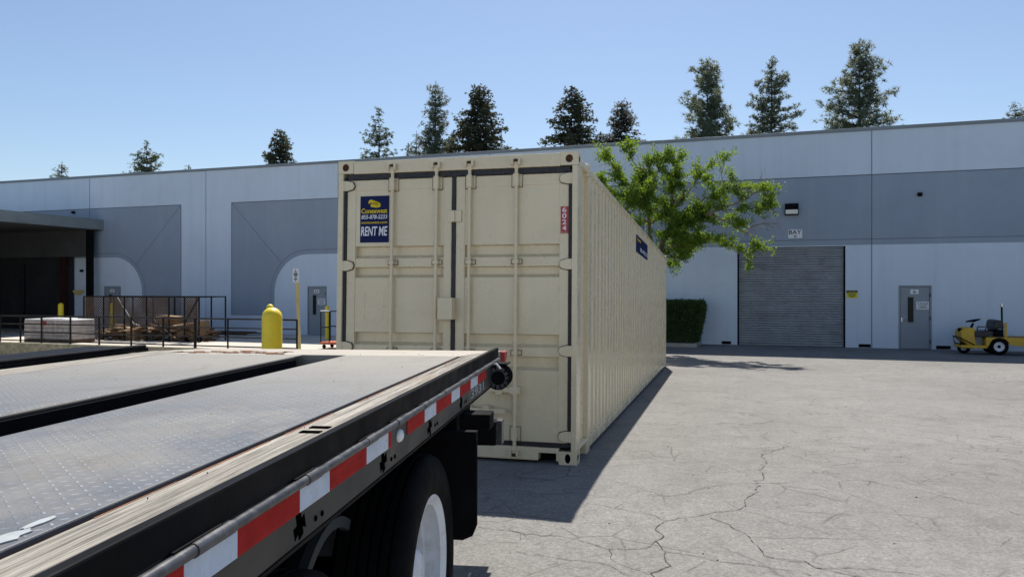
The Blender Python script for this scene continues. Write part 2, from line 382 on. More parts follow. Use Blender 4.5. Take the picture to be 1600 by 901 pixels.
# open cracks in the asphalt
rnd = random.Random(5)
A = lambda *p: [(700 + x / 4, 680 + y / 4) for x, y in p]
B = lambda *p: [(1100 + x / 3.2, 640 + y / 3.2) for x, y in p]
cracks = [(A((190,572),(340,590),(450,606),(635,625),(760,640),(850,665),(920,685),(1000,710),(1120,712),(1240,705),(1300,660),(1350,628),(1295,590),(1325,555),(1370,532),(1500,515),(1600,495)), 7),
 (A((840,425),(940,432),(1040,456),(1130,470),(1190,485),(1260,490),(1370,532)), 5), (A((860,370),(940,378),(1000,385),(1100,400)), 3),
 (A((1300,660),(1335,700),(1360,730),(1355,770),(1395,815),(1330,840),(1265,860),(1290,884)), 7), (A((1365,730),(1480,745),(1600,765)), 5),
 (A((1005,710),(1025,740),(1020,775),(1060,795),(1120,820),(1200,845),(1260,870)), 5), (A((180,652),(330,668),(440,672)), 4),
 (A((425,725),(520,750),(560,745),(640,760),(730,775),(830,782),(940,795),(1050,835),(1130,880)), 5), (A((450,606),(452,650)), 4), (A((635,625),(650,600)), 4), (A((1040,456),(1090,428)), 4),
 (A((230,345),(420,345),(500,352),(570,370),(690,360),(860,370)), 6),
 (B((0,527),(60,510),(160,503),(210,480),(205,460),(220,435),(270,410),(262,385),(300,340),(290,315),(270,300),(318,268),(290,228),(340,208),(420,180)), 8),
 (B((270,300),(180,305),(80,296),(0,290)), 4), (B((160,503),(250,515),(330,540),(400,568),(500,585),(620,620),(680,628)), 5),
 (B((30,540),(130,575),(150,595),(200,612),(275,690),(300,730),(420,755),(520,765),(560,790),(700,820),(780,835)), 7),
 (B((300,730),(400,745),(500,755),(560,790),(640,795),(740,790),(900,808),(1100,830)), 6), (B((0,740),(70,758),(200,770),(360,795),(470,808),(540,828)), 6),
 (B((560,298),(660,320),(780,350),(900,375),(1100,410),(1330,465),(1480,490),(1580,525)), 5), (B((480,210),(600,207),(700,212),(830,195)), 5),
 (B((430,165),(560,155),(690,135)), 5), (B((980,240),(1000,215)), 5), (B((800,232),(980,235),(1200,265),(1600,300)), 5),
 (B((880,80),(1100,100),(1300,130),(1600,180)), 5), (B((1200,200),(1400,230),(1600,265)), 5), (B((310,110),(300,135),(340,160),(420,180)), 6), (B((200,10),(420,25),(640,20),(900,40)), 5)]
g = MB()
for pl, wd in cracks:
    pts = [ground_hit(*p) for p in pl]; path = [pts[0]]
    for a, b in zip(pts, pts[1:]):
        n = max(2, int((b - a).length / .05)); n = min(n, 40)
        sdv = Vector((-(b - a).y, (b - a).x, 0)).normalized()
        for i in range(1, n + 1):
            q = a.lerp(b, i / n)
            if i < n: q = q + sdv * rnd.gauss(0, min(.018, (b - a).length * .06))
            path.append(q)
    for a, b in zip(path, path[1:]):
        if (b - a).length < 1e-4: continue
        sdv = Vector((-(b - a).y, (b - a).x, 0)).normalized(); w0 = wd * .00036 * rnd.uniform(.25, 1.6); w1 = wd * .00036 * rnd.uniform(.25, 1.6)
        up = Vector((0, 0, .004))
        g.face([a - sdv * w0 + up, a + sdv * w0 + up, b + sdv * w1 + up, b - sdv * w1 + up])
tag(g.build('ground_cracks', M['crack'], fix=False), kind='structure')

# ------------------------------------------------------------------ warehouse
wh = empty('warehouse', P0 + Vector((0, 0, GZ)), (0, 0, -WY), 'long pale grey tilt-up warehouse with blue-grey painted panels and roll-up door', 'building')
HT = 7.60                                      # roof height above the ground
S0, S1 = -70.0, 30.0
zi = wall_z(381, 0); zo = wall_z(270, 0)       # top of the inner pale field, top of the grey frame
RD = (wall_s(1152), wall_s(1321), zi - .03)
def door_rect(x0, x1, yt):
    a, b = wall_s(x0), wall_s(x1); return (a, b, wall_z(yt, (a + b) / 2))
doors = [door_rect(1404, 1456, 445.5), door_rect(480.5, 510.5, 447), door_rect(163, 189, 447)]
ops = sorted([RD] + doors)
xs = [S0]; 
for o in ops: xs += [o[0], o[1]]
xs.append(S1)
b = MB()
for i in range(len(xs) - 1):
    a0, a1 = xs[i], xs[i + 1]
    if i % 2 == 0:
        b.face([(a0, 0, -.3), (a1, 0, -.3), (a1, 0, HT), (a0, 0, HT)])
    else:
        z0 = ops[i // 2][2]; dp = .22 if ops[i // 2] is RD else .06
        b.face([(a0, 0, z0), (a1, 0, z0), (a1, 0, HT), (a0, 0, HT)])
        b.face([(a0, 0, 0), (a0, dp, 0), (a0, dp, z0), (a0, 0, z0)]); b.face([(a1, 0, 0), (a1, dp, 0), (a1, dp, z0), (a1, 0, z0)])
        b.face([(a0, 0, z0), (a1, 0, z0), (a1, dp, z0), (a0, dp, z0)])
b.face([(S0, 0, -.3), (S0, 24, -.3), (S0, 24, HT), (S0, 0, HT)]); b.face([(S1, 0, -.3), (S1, 24, -.3), (S1, 24, HT), (S1, 0, HT)])
b.face([(S0, 24, -.3), (S1, 24, -.3), (S1, 24, HT), (S0, 24, HT)])
b.build('wall', M['palewall'], wh, fix=False)
b = MB(); b.box(S0, S1, .3, 23.7, HT - .6, HT - .5); b.build('roof', M['coping'], wh)
b = MB(); b.box(S0 - .05, S1 + .05, -.05, .30, HT, HT + .12); b.build('coping', M['coping'], wh, bevel=.01)
# painted frames round each bay, with rounded inner corners
g1 = wall_s(283); g2 = wall_s(362); bw = 14.2; gap = g2 - g1; leg = wall_s(429) - g2; rr = 1.75
bays = [(g1 - bw, g1), (g2, g2 + bw), (g2 + bw + gap, g2 + bw + gap + 26)]
yP = lambda y: (lambda a, c, t: (a, y - t, c))
jm = MB()
def strip(pts, wd=.018, y=-.009):
    for (a, c), (e, f) in zip(pts, pts[1:]):
        dx, dz = e - a, f - c; l = math.hypot(dx, dz); nx, nz_ = -dz / l * wd / 2, dx / l * wd / 2
        jm.face([(a - nx, y, c - nz_), (a + nx, y, c + nz_), (e + nx, y, f + nz_), (e - nx, y, f - nz_)])
zb_ = .87
for (a, e) in bays:
    b = MB(); y = -.005
    ia, ie = a + leg, e - leg
    b.face([(a, y, zb_), (ia, y, zb_), (ia, y, zi - rr), (a, y, zi - rr)]); b.face([(ie, y, zb_), (e, y, zb_), (e, y, zi - rr), (ie, y, zi - rr)])
    b.face([(a, y, zi), (e, y, zi), (e, y, zo), (a, y, zo)])
    for (c0, sgn, out_) in ((ia, 1, a), (ie, -1, e)):
        arc = [(c0 + sgn * rr * (1 - math.cos(t)), zi - rr + rr * math.sin(t)) for t in [i * math.pi / 2 / 14 for i in range(15)]]
        for p, q in zip(arc, arc[1:]):
            b.face([(out_, y, p[1]), (p[0], y, p[1]), (q[0], y, q[1]), (out_, y, q[1])])
        b.face([(c0 + sgn * rr, y, zi), (out_, y, zi), (out_, y, zi), (c0 + sgn * rr, y, zi)][:3]) if False else None
        R2 = rr + .2
        arc2 = [(c0 + sgn * rr - sgn * R2 * math.cos(t), zi - rr + R2 * math.sin(t)) for t in [i * math.pi / 2 / 14 for i in range(15)]]
        strip([(arc2[0][0], zb_)] + arc2); mid_ = arc2[7]
        strip([(out_, zo), mid_])
        strip([(out_, zb_), (out_, zo)], .03)
    strip([(ia + rr, zi + .2), (ie - rr, zi + .2)]); strip([(a, zo), (e, zo)], .03); strip([(a, zb_), (ia - .2, zb_)], .02); strip([(ie + .2, zb_), (e, zb_)], .02)
    b.build('painted_panel', M['greywall'], wh, fix=False)
for k in range(-8, 4):
    s_ = -1.36 + 7.15 * k; lo = 0
    if not any(o[0] < s_ < o[1] for o in ops): strip([(s_, 0), (s_, HT)], .022, -.0075)
o = jm.build('reveal_joint', M['reveal'], wh, fix=False)
# roll-up door: curved slats swept across
b = MB(); prof = []; n = int(RD[2] / .088); pitch = RD[2] / n
for i in range(n):
    for t in range(6):
        u = t / 6; prof.append((.105 - .034 * math.sin(math.pi * min(1, u / .80)) if u < .80 else .125, i * pitch + u * pitch))
prof.append((.10, RD[2]))
b.extrude(prof, RD[0], RD[1], lambda a, c, t: (t, a, c)); b.build('roll_up_door', M['rollsteel'], wh, fix=False)
for x in (RD[0], RD[1] - .06): MB().box(x, x + .06, .02, .068, 0, RD[2]).build('door_track', M['blackmatte'], wh)
def man_door(r):
    a, e, z = r; fw = .055
    d = MB().box(a + fw + .012, e - fw - .012, .012, .05, .012, z - fw - .012).build('door', M['doorgrey'], wh)
    f = MB(); f.box(a, a + fw, -.02, .055, 0, z); f.box(e - fw, e, -.02, .055, 0, z); f.box(a + fw, e - fw, -.02, .055, z - fw, z)
    f.build('door_frame', M['doorgrey'], d, bevel=.004)
    wx0 = a + .28 * (e - a); wx1 = a + .45 * (e - a); wz0, wz1 = .92, 1.78
    k = MB(); k.box(wx0 - .03, wx0, -.002, .012, wz0 - .03, wz1 + .03); k.box(wx1, wx1 + .03, -.002, .012, wz0 - .03, wz1 + .03)
    k.box(wx0, wx1, -.002, .012, wz0 - .03, wz0); k.box(wx0, wx1, -.002, .012, wz1, wz1 + .03)
    k.build('window_frame', M['fascia'], d)
    MB().box(wx0, wx1, .006, .011, wz0, wz1).build('window_pane', M['glass'], d)
    h = MB(); h.box(a + fw + .03, a + fw + .06, -.004, .012, .93, 1.07); h.cyl((a + fw + .05, -.004, 1.0), (a + fw + .05, -.06, 1.0), .014); h.tube([(a + fw + .05, -.055, 1.0), (a + fw + .17, -.055, .995), (a + fw + .19, -.04, .97)], .011)
    h.build('handle', M['chrome'], d)
    for hz in (.25, 1.05, 1.85):
        MB().cyl((e - fw, -.012, hz - .07), (e - fw, -.012, hz + .07), .016, n=10).build('hinge', M['black'], d)
    return d
for r in doors: man_door(r)
# wall lamp, small cameras, vents
ls, lz = wall_s(1237), wall_z(327, wall_s(1237))
b = MB(); b.prism([(.0, .20), (.13, .20), (.19, .02), (.19, -.02), (.0, -.02)], -.23, .23, lambda a, c, t: (ls + t, -a, lz + c))
l_ = b.build('wall_lamp', M['black'], wh, bevel=.01)
b = MB(); b.prism([(.0, -.022), (.178, -.022), (.165, -.18), (.0, -.18)], -.21, .21, lambda a, c, t: (ls + t, -a, lz + c)); b.build('lens', M['lampglass'], l_, bevel=.01)
b = MB(); b.box(ls - .235, ls - .212, -.175, 0, lz - .20, lz - .022); b.box(ls + .212, ls + .235, -.175, 0, lz - .20, lz - .022); b.box(ls - .235, ls + .235, -.17, 0, lz - .215, lz - .185); b.build('lamp_frame', M['black'], l_)
for px, py in ((1437, 304), (116, 332), (129, 423)):
    s_ = wall_s(px); z_ = wall_z(py, s_)
    b = MB(); b.box(s_ - .07, s_ + .07, -.11, 0, z_ - .06, z_ + .06); b.cyl((s_, -.11, z_), (s_, -.15, z_ - .02), .045); b.build('wall_sensor', M['black'], wh, bevel=.008)
for px, wpx in ((1135, 14), (1351, 17), (1474, 20)):
    s_ = wall_s(px); wd = wpx / F * wall_D(s_)
    b = MB(); b.box(s_ - wd / 2, s_ + wd / 2, -.02, 0, .02, .13)
    for k in range(4): b.box(s_ - wd / 2, s_ + wd / 2, -.032, -.021, .03 + k * .025, .042 + k * .025)
    b.build('base_vent', M['blackmatte'], wh)
for px, py in ((1139, 523), (1341, 523), (1467, 527)):
    s_ = wall_s(px); z_ = wall_z(py, s_); b = MB(); b.box(s_ - .05, s_ + .05, -.03, 0, z_ - .09, z_ + .09); b.build('outlet_box', M['palewall'], wh, bevel=.005)
b = MB()
for k in range(20): b.face([(0, 0, 0)] * 3) if False else None

# unseen warehouse added behind the camera to bounce sunlight at the container
ow = empty('bounce_warehouse', WP(-6, 46, gz(46)), (0, 0, -WY), 'unseen pale warehouse added behind the camera for bounced sunlight', 'building')
b = MB(); b.box(-45, 45, -22, 0, -.3, 9.0); b.build('wall', M['palewall'], ow, fix=False)
b = MB(); b.box(-45.05, 45.05, -22.05, .05, 9.0, 9.12); b.build('coping', M['coping'], ow)
for x in (-30, -12, 8, 26): MB().box(x - 1.85, x + 1.85, .01, .05, 0, 3.6).build('roll_up_door', M['rollsteel'], ow)

# signs fixed on the wall
def wall_sign(name, px0, py0, px1, py1, mat, label, cat, y=-.012):
    a, e = wall_s(px0), wall_s(px1); mid_ = (a + e) / 2; z1, z0 = wall_z(py0, mid_), wall_z(py1, mid_)
    c = WP(mid_, -y, GZ + z0)
    t = empty(name, c, (0, 0, -WY), label, cat)
    hw, hh = (e - a) / 2, z1 - z0
    MB().box(-hw, hw, 0, .006, 0, hh).build('board', mat, t)
    return t, hw, hh
t, hw, hh = wall_sign('bay_sign', 1231.5, 358.5, 1253.5, 372, M['signwhite'], 'white sign reading BAY 6 above the grey roll-up door', 'sign')
text('lettering', 'BAY', (-hw * .9, hh * .46, hw * .88, hh * .93), XZ(-.001), M['blackink'], t, .015)
text('lettering', '6', (-hw * .18, hh * .07, hw * .2, hh * .42), XZ(-.001), M['blackink'], t, .01)
t, hw, hh = wall_sign('caution_sign', 1322.5, 453.5, 1340, 465.5, M['signyellow'], 'small yellow caution sign with black header beside the roll-up door', 'sign')
MB().box(-hw, hw, -.003, -.001, hh * .68, hh).build('header', M['blackink'], t)
text('lettering', 'CAUTION', (-hw * .8, hh * .76, hw * .8, hh * .91), XZ(-.004), M['signyellow'], t)
b = MB()
for r_, (x0, x1) in enumerate(((-.8, .75), (-.6, .6), (-.75, .7), (-.3, .35))):
    b.box(hw * x0, hw * x1, -.003, -.001, hh * (.52 - r_ * .14), hh * (.59 - r_ * .14))
b.build('lettering', M['blackink'], t)
for (r, num, notice, where) in ((doors[0], '6', 1, 'door beside the yellow cart'), (doors[1], '5A', 1, 'door left of the container'), (doors[2], '5', 0, 'door behind the mesh cage')):
    a, e, z = r; m_ = (a + e) / 2
    t = empty('door_number_sign', WP(m_ - .02, -.004, GZ + z - .30), (0, 0, -WY), 'white number %s plate on the grey %s' % (num, where), 'sign', 'number plates on the warehouse doors')
    MB().box(-.13, .13, -.006, 0, 0, .155).build('board', M['signwhite'], t)
    text('lettering', num, (-.045 * len(num), .03, .045 * len(num), .125), XZ(-.007), M['blackink'], t, .015)
    if notice:
        t = empty('door_notice', WP(a + (e - a) * .73, -.004, GZ + 1.36), (0, 0, -WY), 'white printed notice beside the window of the grey %s' % where, 'sign', 'notices on the warehouse doors')
        MB().box(-.20, .19, -.006, 0, 0, .27).build('board', M['signwhite'], t)
        text('lettering', 'Closed', (-.17, .18, .16, .25), XZ(-.007), M['blueink'], t, .015)
        b = MB()
        for r_, (x0, x1) in enumerate(((-.15, .14), (-.10, .11), (-.15, .15))): b.box(x0, x1, -.009, -.007, .13 - r_ * .045, .148 - r_ * .045)
        b.build('lettering', M['blackink'], t)

# ------------------------------------------------------------------ loading canopy at the left
cs = wall_s(158); hC = wall_z(345, cs)
lc = empty('loading_canopy', P0 + WD * cs + Vector((0, 0, GZ)), (0, 0, -WY), 'dark open loading canopy with grey fascia and black corner post', 'canopy')
XL, YF = -16.0, -22.0
b = MB(); b.box(XL, .12, YF, -.02, hC - .12, hC + .02); b.build('roof', M['coping'], lc)
b = MB(); b.box(.12, .17, YF, -.02, hC - .46, hC + .04); b.box(XL, .17, YF - .05, YF - .001, hC - .46, hC + .04); b.build('fascia', M['fascia'], lc)
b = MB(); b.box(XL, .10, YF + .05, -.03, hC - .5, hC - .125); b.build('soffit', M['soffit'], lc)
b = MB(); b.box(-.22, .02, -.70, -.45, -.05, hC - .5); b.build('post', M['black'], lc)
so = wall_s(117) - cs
b = MB(); b.box(XL, so, -.25, -.05, -.1, hC - .5); b.box(XL, XL + .2, YF, -.26, -.1, hC - .5); b.box(XL, -8, YF, YF + .2, -.1, hC - .5); b.build('back_wall', M['shadewall'], lc)
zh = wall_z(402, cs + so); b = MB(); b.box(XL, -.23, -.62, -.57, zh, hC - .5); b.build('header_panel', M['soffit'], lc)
b = MB(); b.box(so - .42, so - .14, -.52, -.28, -.05, zh); b.build('column', M['redbrown'], lc)
b = MB(); b.cyl((so - 3.1, -.35, 0), (so - 3.1, -.35, 3.4), .06); b.build('downpipe', M['rail'], lc)
b = MB(); zl = wall_z(390, cs); b.box(so - 3.5, so - 2.9, -4.0, -3.7, hC - .62, hC - .55); b.build('strip_lamp', M['lampglass'], lc)
s_ = wall_s(122); b = MB(); b.box(s_ - cs - .35, s_ - cs + .45, -.12, -.04, wall_z(457, s_), wall_z(453, s_)); b.box(s_ - cs - .02, s_ - cs + .25, -.12, -.04, wall_z(461, s_), wall_z(457, s_)); b.build('hose_bracket', M['cream'], lc)

# ------------------------------------------------------------------ retaining wall and railing
b = MB(); b.box(WELL[0], WELL[1], -.16, .14, zb - GZ - .1, .06)
o = b.build('retaining_wall', M['mossy'], None, bevel=.02); o.matrix_world = Matrix.Translation(P0 + WN * 8.4 + Vector((0, 0, GZ))) @ Matrix.Rotation(-WY, 4, 'Z')
tag(o, 'low mossy concrete retaining wall under the black railing', 'retaining wall')
fr = empty('guard_railing', P0 + WN * 8.4 + Vector((0, 0, GZ)), (0, 0, -WY), 'black four-bar pipe railing in front of the mesh cage and pallet', 'railing')
RH = 1.06; e0 = wall_s(466, 8.4) - .05; b3 = wall_s(305, 8.4)
for z in (RH, .76, .45, .14):
    b = MB(); b.cyl((-48, 0, z), (e0, 0, z), .028 if z == RH else .022, n=8); b.build('rail', M['rail'], fr, smooth=True)
posts = [(b3, .05), (wall_s(356, 8.4), .03), (wall_s(411, 8.4), .03), (e0, .03)] + [(wall_s(px, 8.4), .033) for px in (255, 205, 155, 110, 65, 32, 0)] + [(b3 - 1.35 * k, .033) for k in range(8, 14)]
for s_, r_ in posts:
    MB().cyl((s_, 0, -.05), (s_, 0, RH), r_, n=10).build('post', M['rail'], fr, smooth=True)

# ------------------------------------------------------------------ bollards
def bollard(x, y, r, h, label, m=M['yellow'], dome=True, group=None, z=None):
    z = gz_at(x, y) if z is None else z
    t = empty('bollard', (x, y, z), (0, 0, 0), label, 'bollard', group)
    prof = [(r, -.05), (r, h - r)] + [(r * math.cos(a), h - r + r * math.sin(a)) for a in [R(10 * k) for k in range(1, 9)]] + [(.001, h)]
    b = MB(); b.lathe(prof, (0, 0, 0), (0, 0, 1), 32); b.build('sleeve', m, t, smooth=True)
    b = MB(); b.lathe([(r * 1.25, -.02), (r * 1.25, .012), (r * 1.02, .03)], (0, 0, 0), (0, 0, 1), 24); b.build('footing', M['kerb'], t)
p = at(425, 480, 11.0); bollard(p.x, p.y, .14, p.z - gz_at(p.x, p.y), 'large domed yellow bollard just behind the truck bed')
G_ = 'slim yellow bollards along the warehouse'
for px, d, pyt, r, lab in ((95, 3.4, 473, .115, 'slim yellow bollard under the dark loading canopy'), (176, 2.2, 473, .11, 'slim yellow bollard seen through the mesh cage'), (511, 2.6, 477, .085, 'slim yellow bollard beside the number 5A door')):
    s_ = wall_s(px, d); q = WP(s_, d, 0); bollard(q.x, q.y, r, wall_z(pyt, s_, d), lab, group=G_, z=GZ)
p = at(422, 475, 26.0); bollard(p.x, p.y, .12, p.z - gz_at(p.x, p.y), 'yellow bollard hidden behind the large domed bollard, only its top showing', group=G_)

# sign pole
p = at(468, 546, 26.1); p.z = gz_at(p.x, p.y)
t = empty('sign_pole', p, (0, 0, -WY), 'leaning cream pole with narrow white sign at the railing end', 'sign')
lean = Vector((-.10, 0, 0)); hp = at(468, 440, 26.1).z - p.z; ht = at(466, 420, 26.1).z - p.z
MB().tube([(0, 0, -.05), lean * .5 + Vector((0, 0, hp * .5)), lean + Vector((0, 0, ht - .05))], .055, 12).build('pole', M['cream'], t, smooth=True)
sx_ = lean.x
MB().box(sx_ - .115, sx_ + .115, -.075, -.06, hp - .02, ht).build('board', M['signwhite'], t)
H_ = ht - hp; b = MB()
for zc, w_ in ((.74, .06), (.60, .08), (.50, .075), (.36, .05), (.2, .07)):
    b.box(sx_ - w_, sx_ + w_, -.079, -.076, hp + H_ * zc - .018, hp + H_ * zc + .018)
b.prism([(-.03, .0), (.03, .0), (0, .05)], -.076, -.079, lambda a, c, tt: (sx_ + a, tt, hp + H_ * .84 + c)); b.prism([(-.03, .0), (.03, .0), (0, -.05)], -.076, -.079, lambda a, c, tt: (sx_ + a, tt, hp + H_ * .13 + c))
b.build('lettering', M['blackink'], t)

# ------------------------------------------------------------------ pallet of wrapped boxes
d_ = 7.0; a, e = wall_s(54, d_), wall_s(129.5, d_); top = wall_z(499, (a + e) / 2, d_)
t = empty('wrapped_pallet', WP((a + e) / 2, d_, GZ), (0, 0, -WY), 'shrink-wrapped stack of grey-brown boxes with red label behind the railing', 'pallet')
hw = (e - a) / 2; rnd = random.Random(3)
b = MB()
for i in range(5):
    for k in range(5):
        x0 = -hw + i * 2 * hw / 5; z0 = .13 + k * (top - .15) / 5; j = rnd.uniform(-.012, .012)
        b.box(x0 + .006, x0 + 2 * hw / 5 - .006, -.45 + j, .55 + j, z0 + .004, z0 + (top - .15) / 5 - .004)
b.build('boxes', M['wrap'], t, bevel=.012)
b = MB()
for x in (-hw, -.08, hw - .16): b.box(x, x + .16, -.45, .55, 0, .10)
for k in range(6): b.box(-hw, hw, -.45 + k * .18, -.33 + k * .18, .10, .125)
b.build('pallet_base', M['timber'], t)
b = MB(); b.box(-hw + .01, hw - .01, -.44, .54, top - .02, top + .025); b.box(-hw * .5, hw * .45, -.3, .4, top + .025, top + .06); b.build('wrap_sheet', M['wrapwhite'], t, bevel=.02)
MB().box(-.30, -.08, -.480, -.468, top - .20, top - .06).build('label_sticker', M['redink'], t)

# ------------------------------------------------------------------ mesh cage trailer full of cardboard
d_ = 5.6; a, e = wall_s(131, d_), wall_s(311, d_); ztop = wall_z(463.5, (a + e) / 2, d_); zb0 = wall_z(534, (a + e) / 2, d_); L = e - a
cg = empty('mesh_cage_trailer', WP(a, d_, GZ), (0, 0, -WY), 'rusty cage trailer with expanded mesh sides holding scrap cardboard', 'trailer')
dep = 1.5
fx = [0, .24 * L, .375 * L - .01, .56 * L, .75 * L, .88 * L, L]
b = MB(); r_ = .022
for y in (0, dep):
    for x in ([0, .18 * L, .367 * L, .56 * L, .75 * L, .88 * L, L]): b.box(x - r_, x + r_, y - r_, y + r_, zb0, ztop)
    b.box(-r_, L + r_, y - r_, y + r_, ztop - r_, ztop + r_); b.box(-r_, L + r_, y - r_, y + r_, zb0 - .06, zb0)
for x in (0, L): b.box(x - r_, x + r_, 0, dep, ztop - r_, ztop + r_)
b.tube([(.88 * L, 0, zb0 + .75), (L, 0, ztop)], .03, 6); b.tube([(.62 * L, 0, .85), (.77 * L, 0, zb0 + .28), (.88 * L, 0, zb0 + .6)], .018, 6)
b.build('frame', M['rail'], cg)
b = MB(); b.box(0, L, 0, dep, zb0 - .05, zb0 - .02); b.build('floor', M['timber'], cg)
# expanded metal mesh: thin diagonal strands
b = MB(); wq = .027
def mesh_panel(x0, x1, z0, z1, y):
    st = .105; n = int((x1 - x0 + z1 - z0) / st) + 1
    for sgn in (1, -1):
        for i in range(n):
            c = i * st
            p0 = (c, 0.0) if c <= x1 - x0 else (x1 - x0, c - (x1 - x0)); p1 = (0.0, c) if c <= z1 - z0 else (c - (z1 - z0), z1 - z0)
            q = []
            for (u, v) in (p0, p1): q.append((x0 + (u if sgn == 1 else x1 - x0 - u), z0 + v))
            (ax, az), (ex, ez) = q; l = math.hypot(ex - ax, ez - az)
            if l < .03: continue
            nx, nz_ = -(ez - az) / l * wq / 2, (ex - ax) / l * wq / 2
            b.face([(ax - nx, y, az - nz_), (ax + nx, y, az + nz_), (ex + nx, y, ez + nz_), (ex - nx, y, ez - nz_)])
for x0_, x1_, zl_, y_ in ((0, .18, .02, 0), (.18, .367, .45, .002), (.367, .56, .62, 0), (.56, .75, .60, .002), (.88, 1, .7, 0), (0, .75, .05, dep)):
    b = MB(); mesh_panel(x0_ * L, x1_ * L, zb0 + zl_, ztop, y_); b.build('mesh_panel', M['meshsteel'], cg, fix=False)
b = MB(); b.tube([(.29 * L, .05, ztop), (.43 * L, .1, zb0 + .72), (.5 * L, .25, zb0 + .55)], .022, 6); b.build('brace', M['white'], cg)
for x in (.12, .86, .97):
    b = MB(); b.lathe([(.01, -.06), (.10, -.06), (.12, -.03), (.12, .03), (.10, .06), (.01, .06)], (x * L, .25, .12), (0, 1, 0), 18); b.build('wheel', M['tyre'], cg, smooth=True)
rnd = random.Random(11)
lab = ['flattened brown cardboard box lying %s the mesh cage trailer' % k for k in ('at the left end of', 'low in the middle of', 'tilted at the right end of', 'on top of the pile in')]
for i, (x, y, z, w_, h_, dp, rz, ry) in enumerate(((.24, .7, zb0, .75, .62, .5, .2, .1), (.40, .25, zb0, .55, .5, .4, -.1, .0), (.86, .7, zb0, 1.0, .8, .7, .05, -.12), (.64, .8, zb0 + .5, .85, .52, .6, .15, .06))):
    t = empty('cardboard_box', WP(a + x * L, d_ - y, GZ + z), (0, ry, -WY + rz), lab[i], 'box', 'cardboard boxes in the cage trailer')
    bb = MB(); bb.box(-w_ / 2, w_ / 2, -dp / 2, dp / 2, 0, h_); bb.build('carton', M['cardboard'], t, bevel=.01)
    bb = MB(); bb.box(-w_ / 2, w_ / 2, -dp / 2 - .2, -dp / 2, h_ - .02, h_ - .01, M=Matrix.Rotation(.12, 4, 'X')); bb.build('flap', M['cardboard'], t)
b = MB()
for k in range(190):
    x = rnd.uniform(.1, .96) * L; y = rnd.uniform(.15, dep - .15); z = zb0 + rnd.uniform(0, .62) * (1 - abs(x / L - .55)); l = rnd.uniform(.4, 1.2)
    mm = Matrix.Translation((x, y, z + .08)) @ Euler((rnd.uniform(-.3, .3), rnd.uniform(-.35, .35), rnd.uniform(-.9, .9))).to_matrix().to_4x4()
    b.box(-l / 2, l / 2, -.09, .09, -.02, .02, rnd.choice((0, 0, 1)), mm)
o = b.build('scrap_timber', [M['timber'], M['cardboard']], None); o.matrix_world = cg.matrix_basis
tag(o, 'heap of broken boards and cardboard scraps on the cage trailer floor', 'scrap', kind='stuff')
# planks on the ground by the wall
b = MB()
for k in range(7):
    s_ = wall_s(318 + k * 3, .9); b.box(s_, s_ + rnd.uniform(1.6, 2.6), .7 + .12 * (k % 4), .8 + .12 * (k % 4), .0 + .06 * (k // 3), .05 + .06 * (k // 3))
o = b.build('plank_stack', M['timber'], None, M=Matrix.Translation(P0 + Vector((0, 0, GZ))) @ Matrix.Rotation(-WY, 4, 'Z') @ Matrix.Diagonal((1, -1, 1, 1)))
tag(o, 'low stack of brown planks on the ground against the wall', 'planks')
# platform cart by the container
p = at(508, 540, 27.2); s_, d_ = sd_of(p)
t = empty('platform_cart', (p.x, p.y, gz_at(p.x, p.y)), (0, 0, -WY), 'red platform cart with black push frame half hidden by the container', 'cart')
MB().box(0, 1.4, -.35, .35, .17, .235).build('deck', M['orange'], t, bevel=.01)
b = MB()
for y in (-.3, .3):
    b.tube([(.02, y, .23), (.02, y, 1.28)], .02, 8); b.tube([(.36, y, .23), (.36, y, 1.28)], .02, 8); b.tube([(.02, y, 1.28), (.36, y, 1.28)], .022, 8); b.tube([(.02, y, .75), (.36, y, .75)], .025, 8)
b.build('push_frame', M['rail'], t)
MB().box(.02, .36, -.33, -.27, 1.285, 1.33).build('grip', M['white'], t)
for x, y in ((.12, -.25), (.12, .25), (1.2, -.25), (1.2, .25)):
    MB().lathe([(.005, -.025), (.06, -.025), (.075, 0), (.06, .025), (.005, .025)], (x, y, .075), (0, 1, 0), 16).build('caster', M['tyre'], t)

# ------------------------------------------------------------------ shipping container
ct = empty('shipping_container', (.590, 7.138, .0), (-.0308, 0, -.2544), 'long beige shipping container with closed double doors and blue rental decal', 'container')
W, L, H = 2.438, 13.716, 2.896
X = lambda x: x - W                                   # x measured from the left edge
def hole_plate(b, x0, x1, z0, z1, cx, cz, rx, rz, fn, depth, m=0, m2=1, n=20):
    ring = [(cx + rx * math.cos(2 * math.pi * k / n), cz + rz * math.sin(2 * math.pi * k / n)) for k in range(n)]
    def onrect(a, c):
        dx, dz = a - cx, c - cz; t = min(((x1 if dx > 0 else x0) - cx) / dx if abs(dx) > 1e-9 else 1e9, ((z1 if dz > 0 else z0) - cz) / dz if abs(dz) > 1e-9 else 1e9)
        return (cx + dx * t, cz + dz * t)
    outr = [onrect(*p) for p in ring]
    for k in range(n):
        j = (k + 1) % n
        pts = [fn(*ring[k], 0), fn(*ring[j], 0), fn(*outr[j], 0)]
        if outr[k][0] != outr[j][0] and outr[k][1] != outr[j][1]:
            cnr = (outr[k][0] if outr[k][0] in (x0, x1) else outr[j][0], outr[k][1] if outr[k][1] in (z0, z1) else outr[j][1])
            cnr = (x1 if abs(cnr[0] - x1) < abs(cnr[0] - x0) else x0, z1 if abs(cnr[1] - z1) < abs(cnr[1] - z0) else z0)
            pts.append(fn(*cnr, 0))
        pts.append(fn(*outr[k], 0)); b.face(pts, m)
        b.face([fn(*ring[k], 0), fn(*ring[j], 0), fn(*ring[j], -depth), fn(*ring[k], -depth)], m2)
    b.face([fn(*p, -depth) for p in ring], m2)
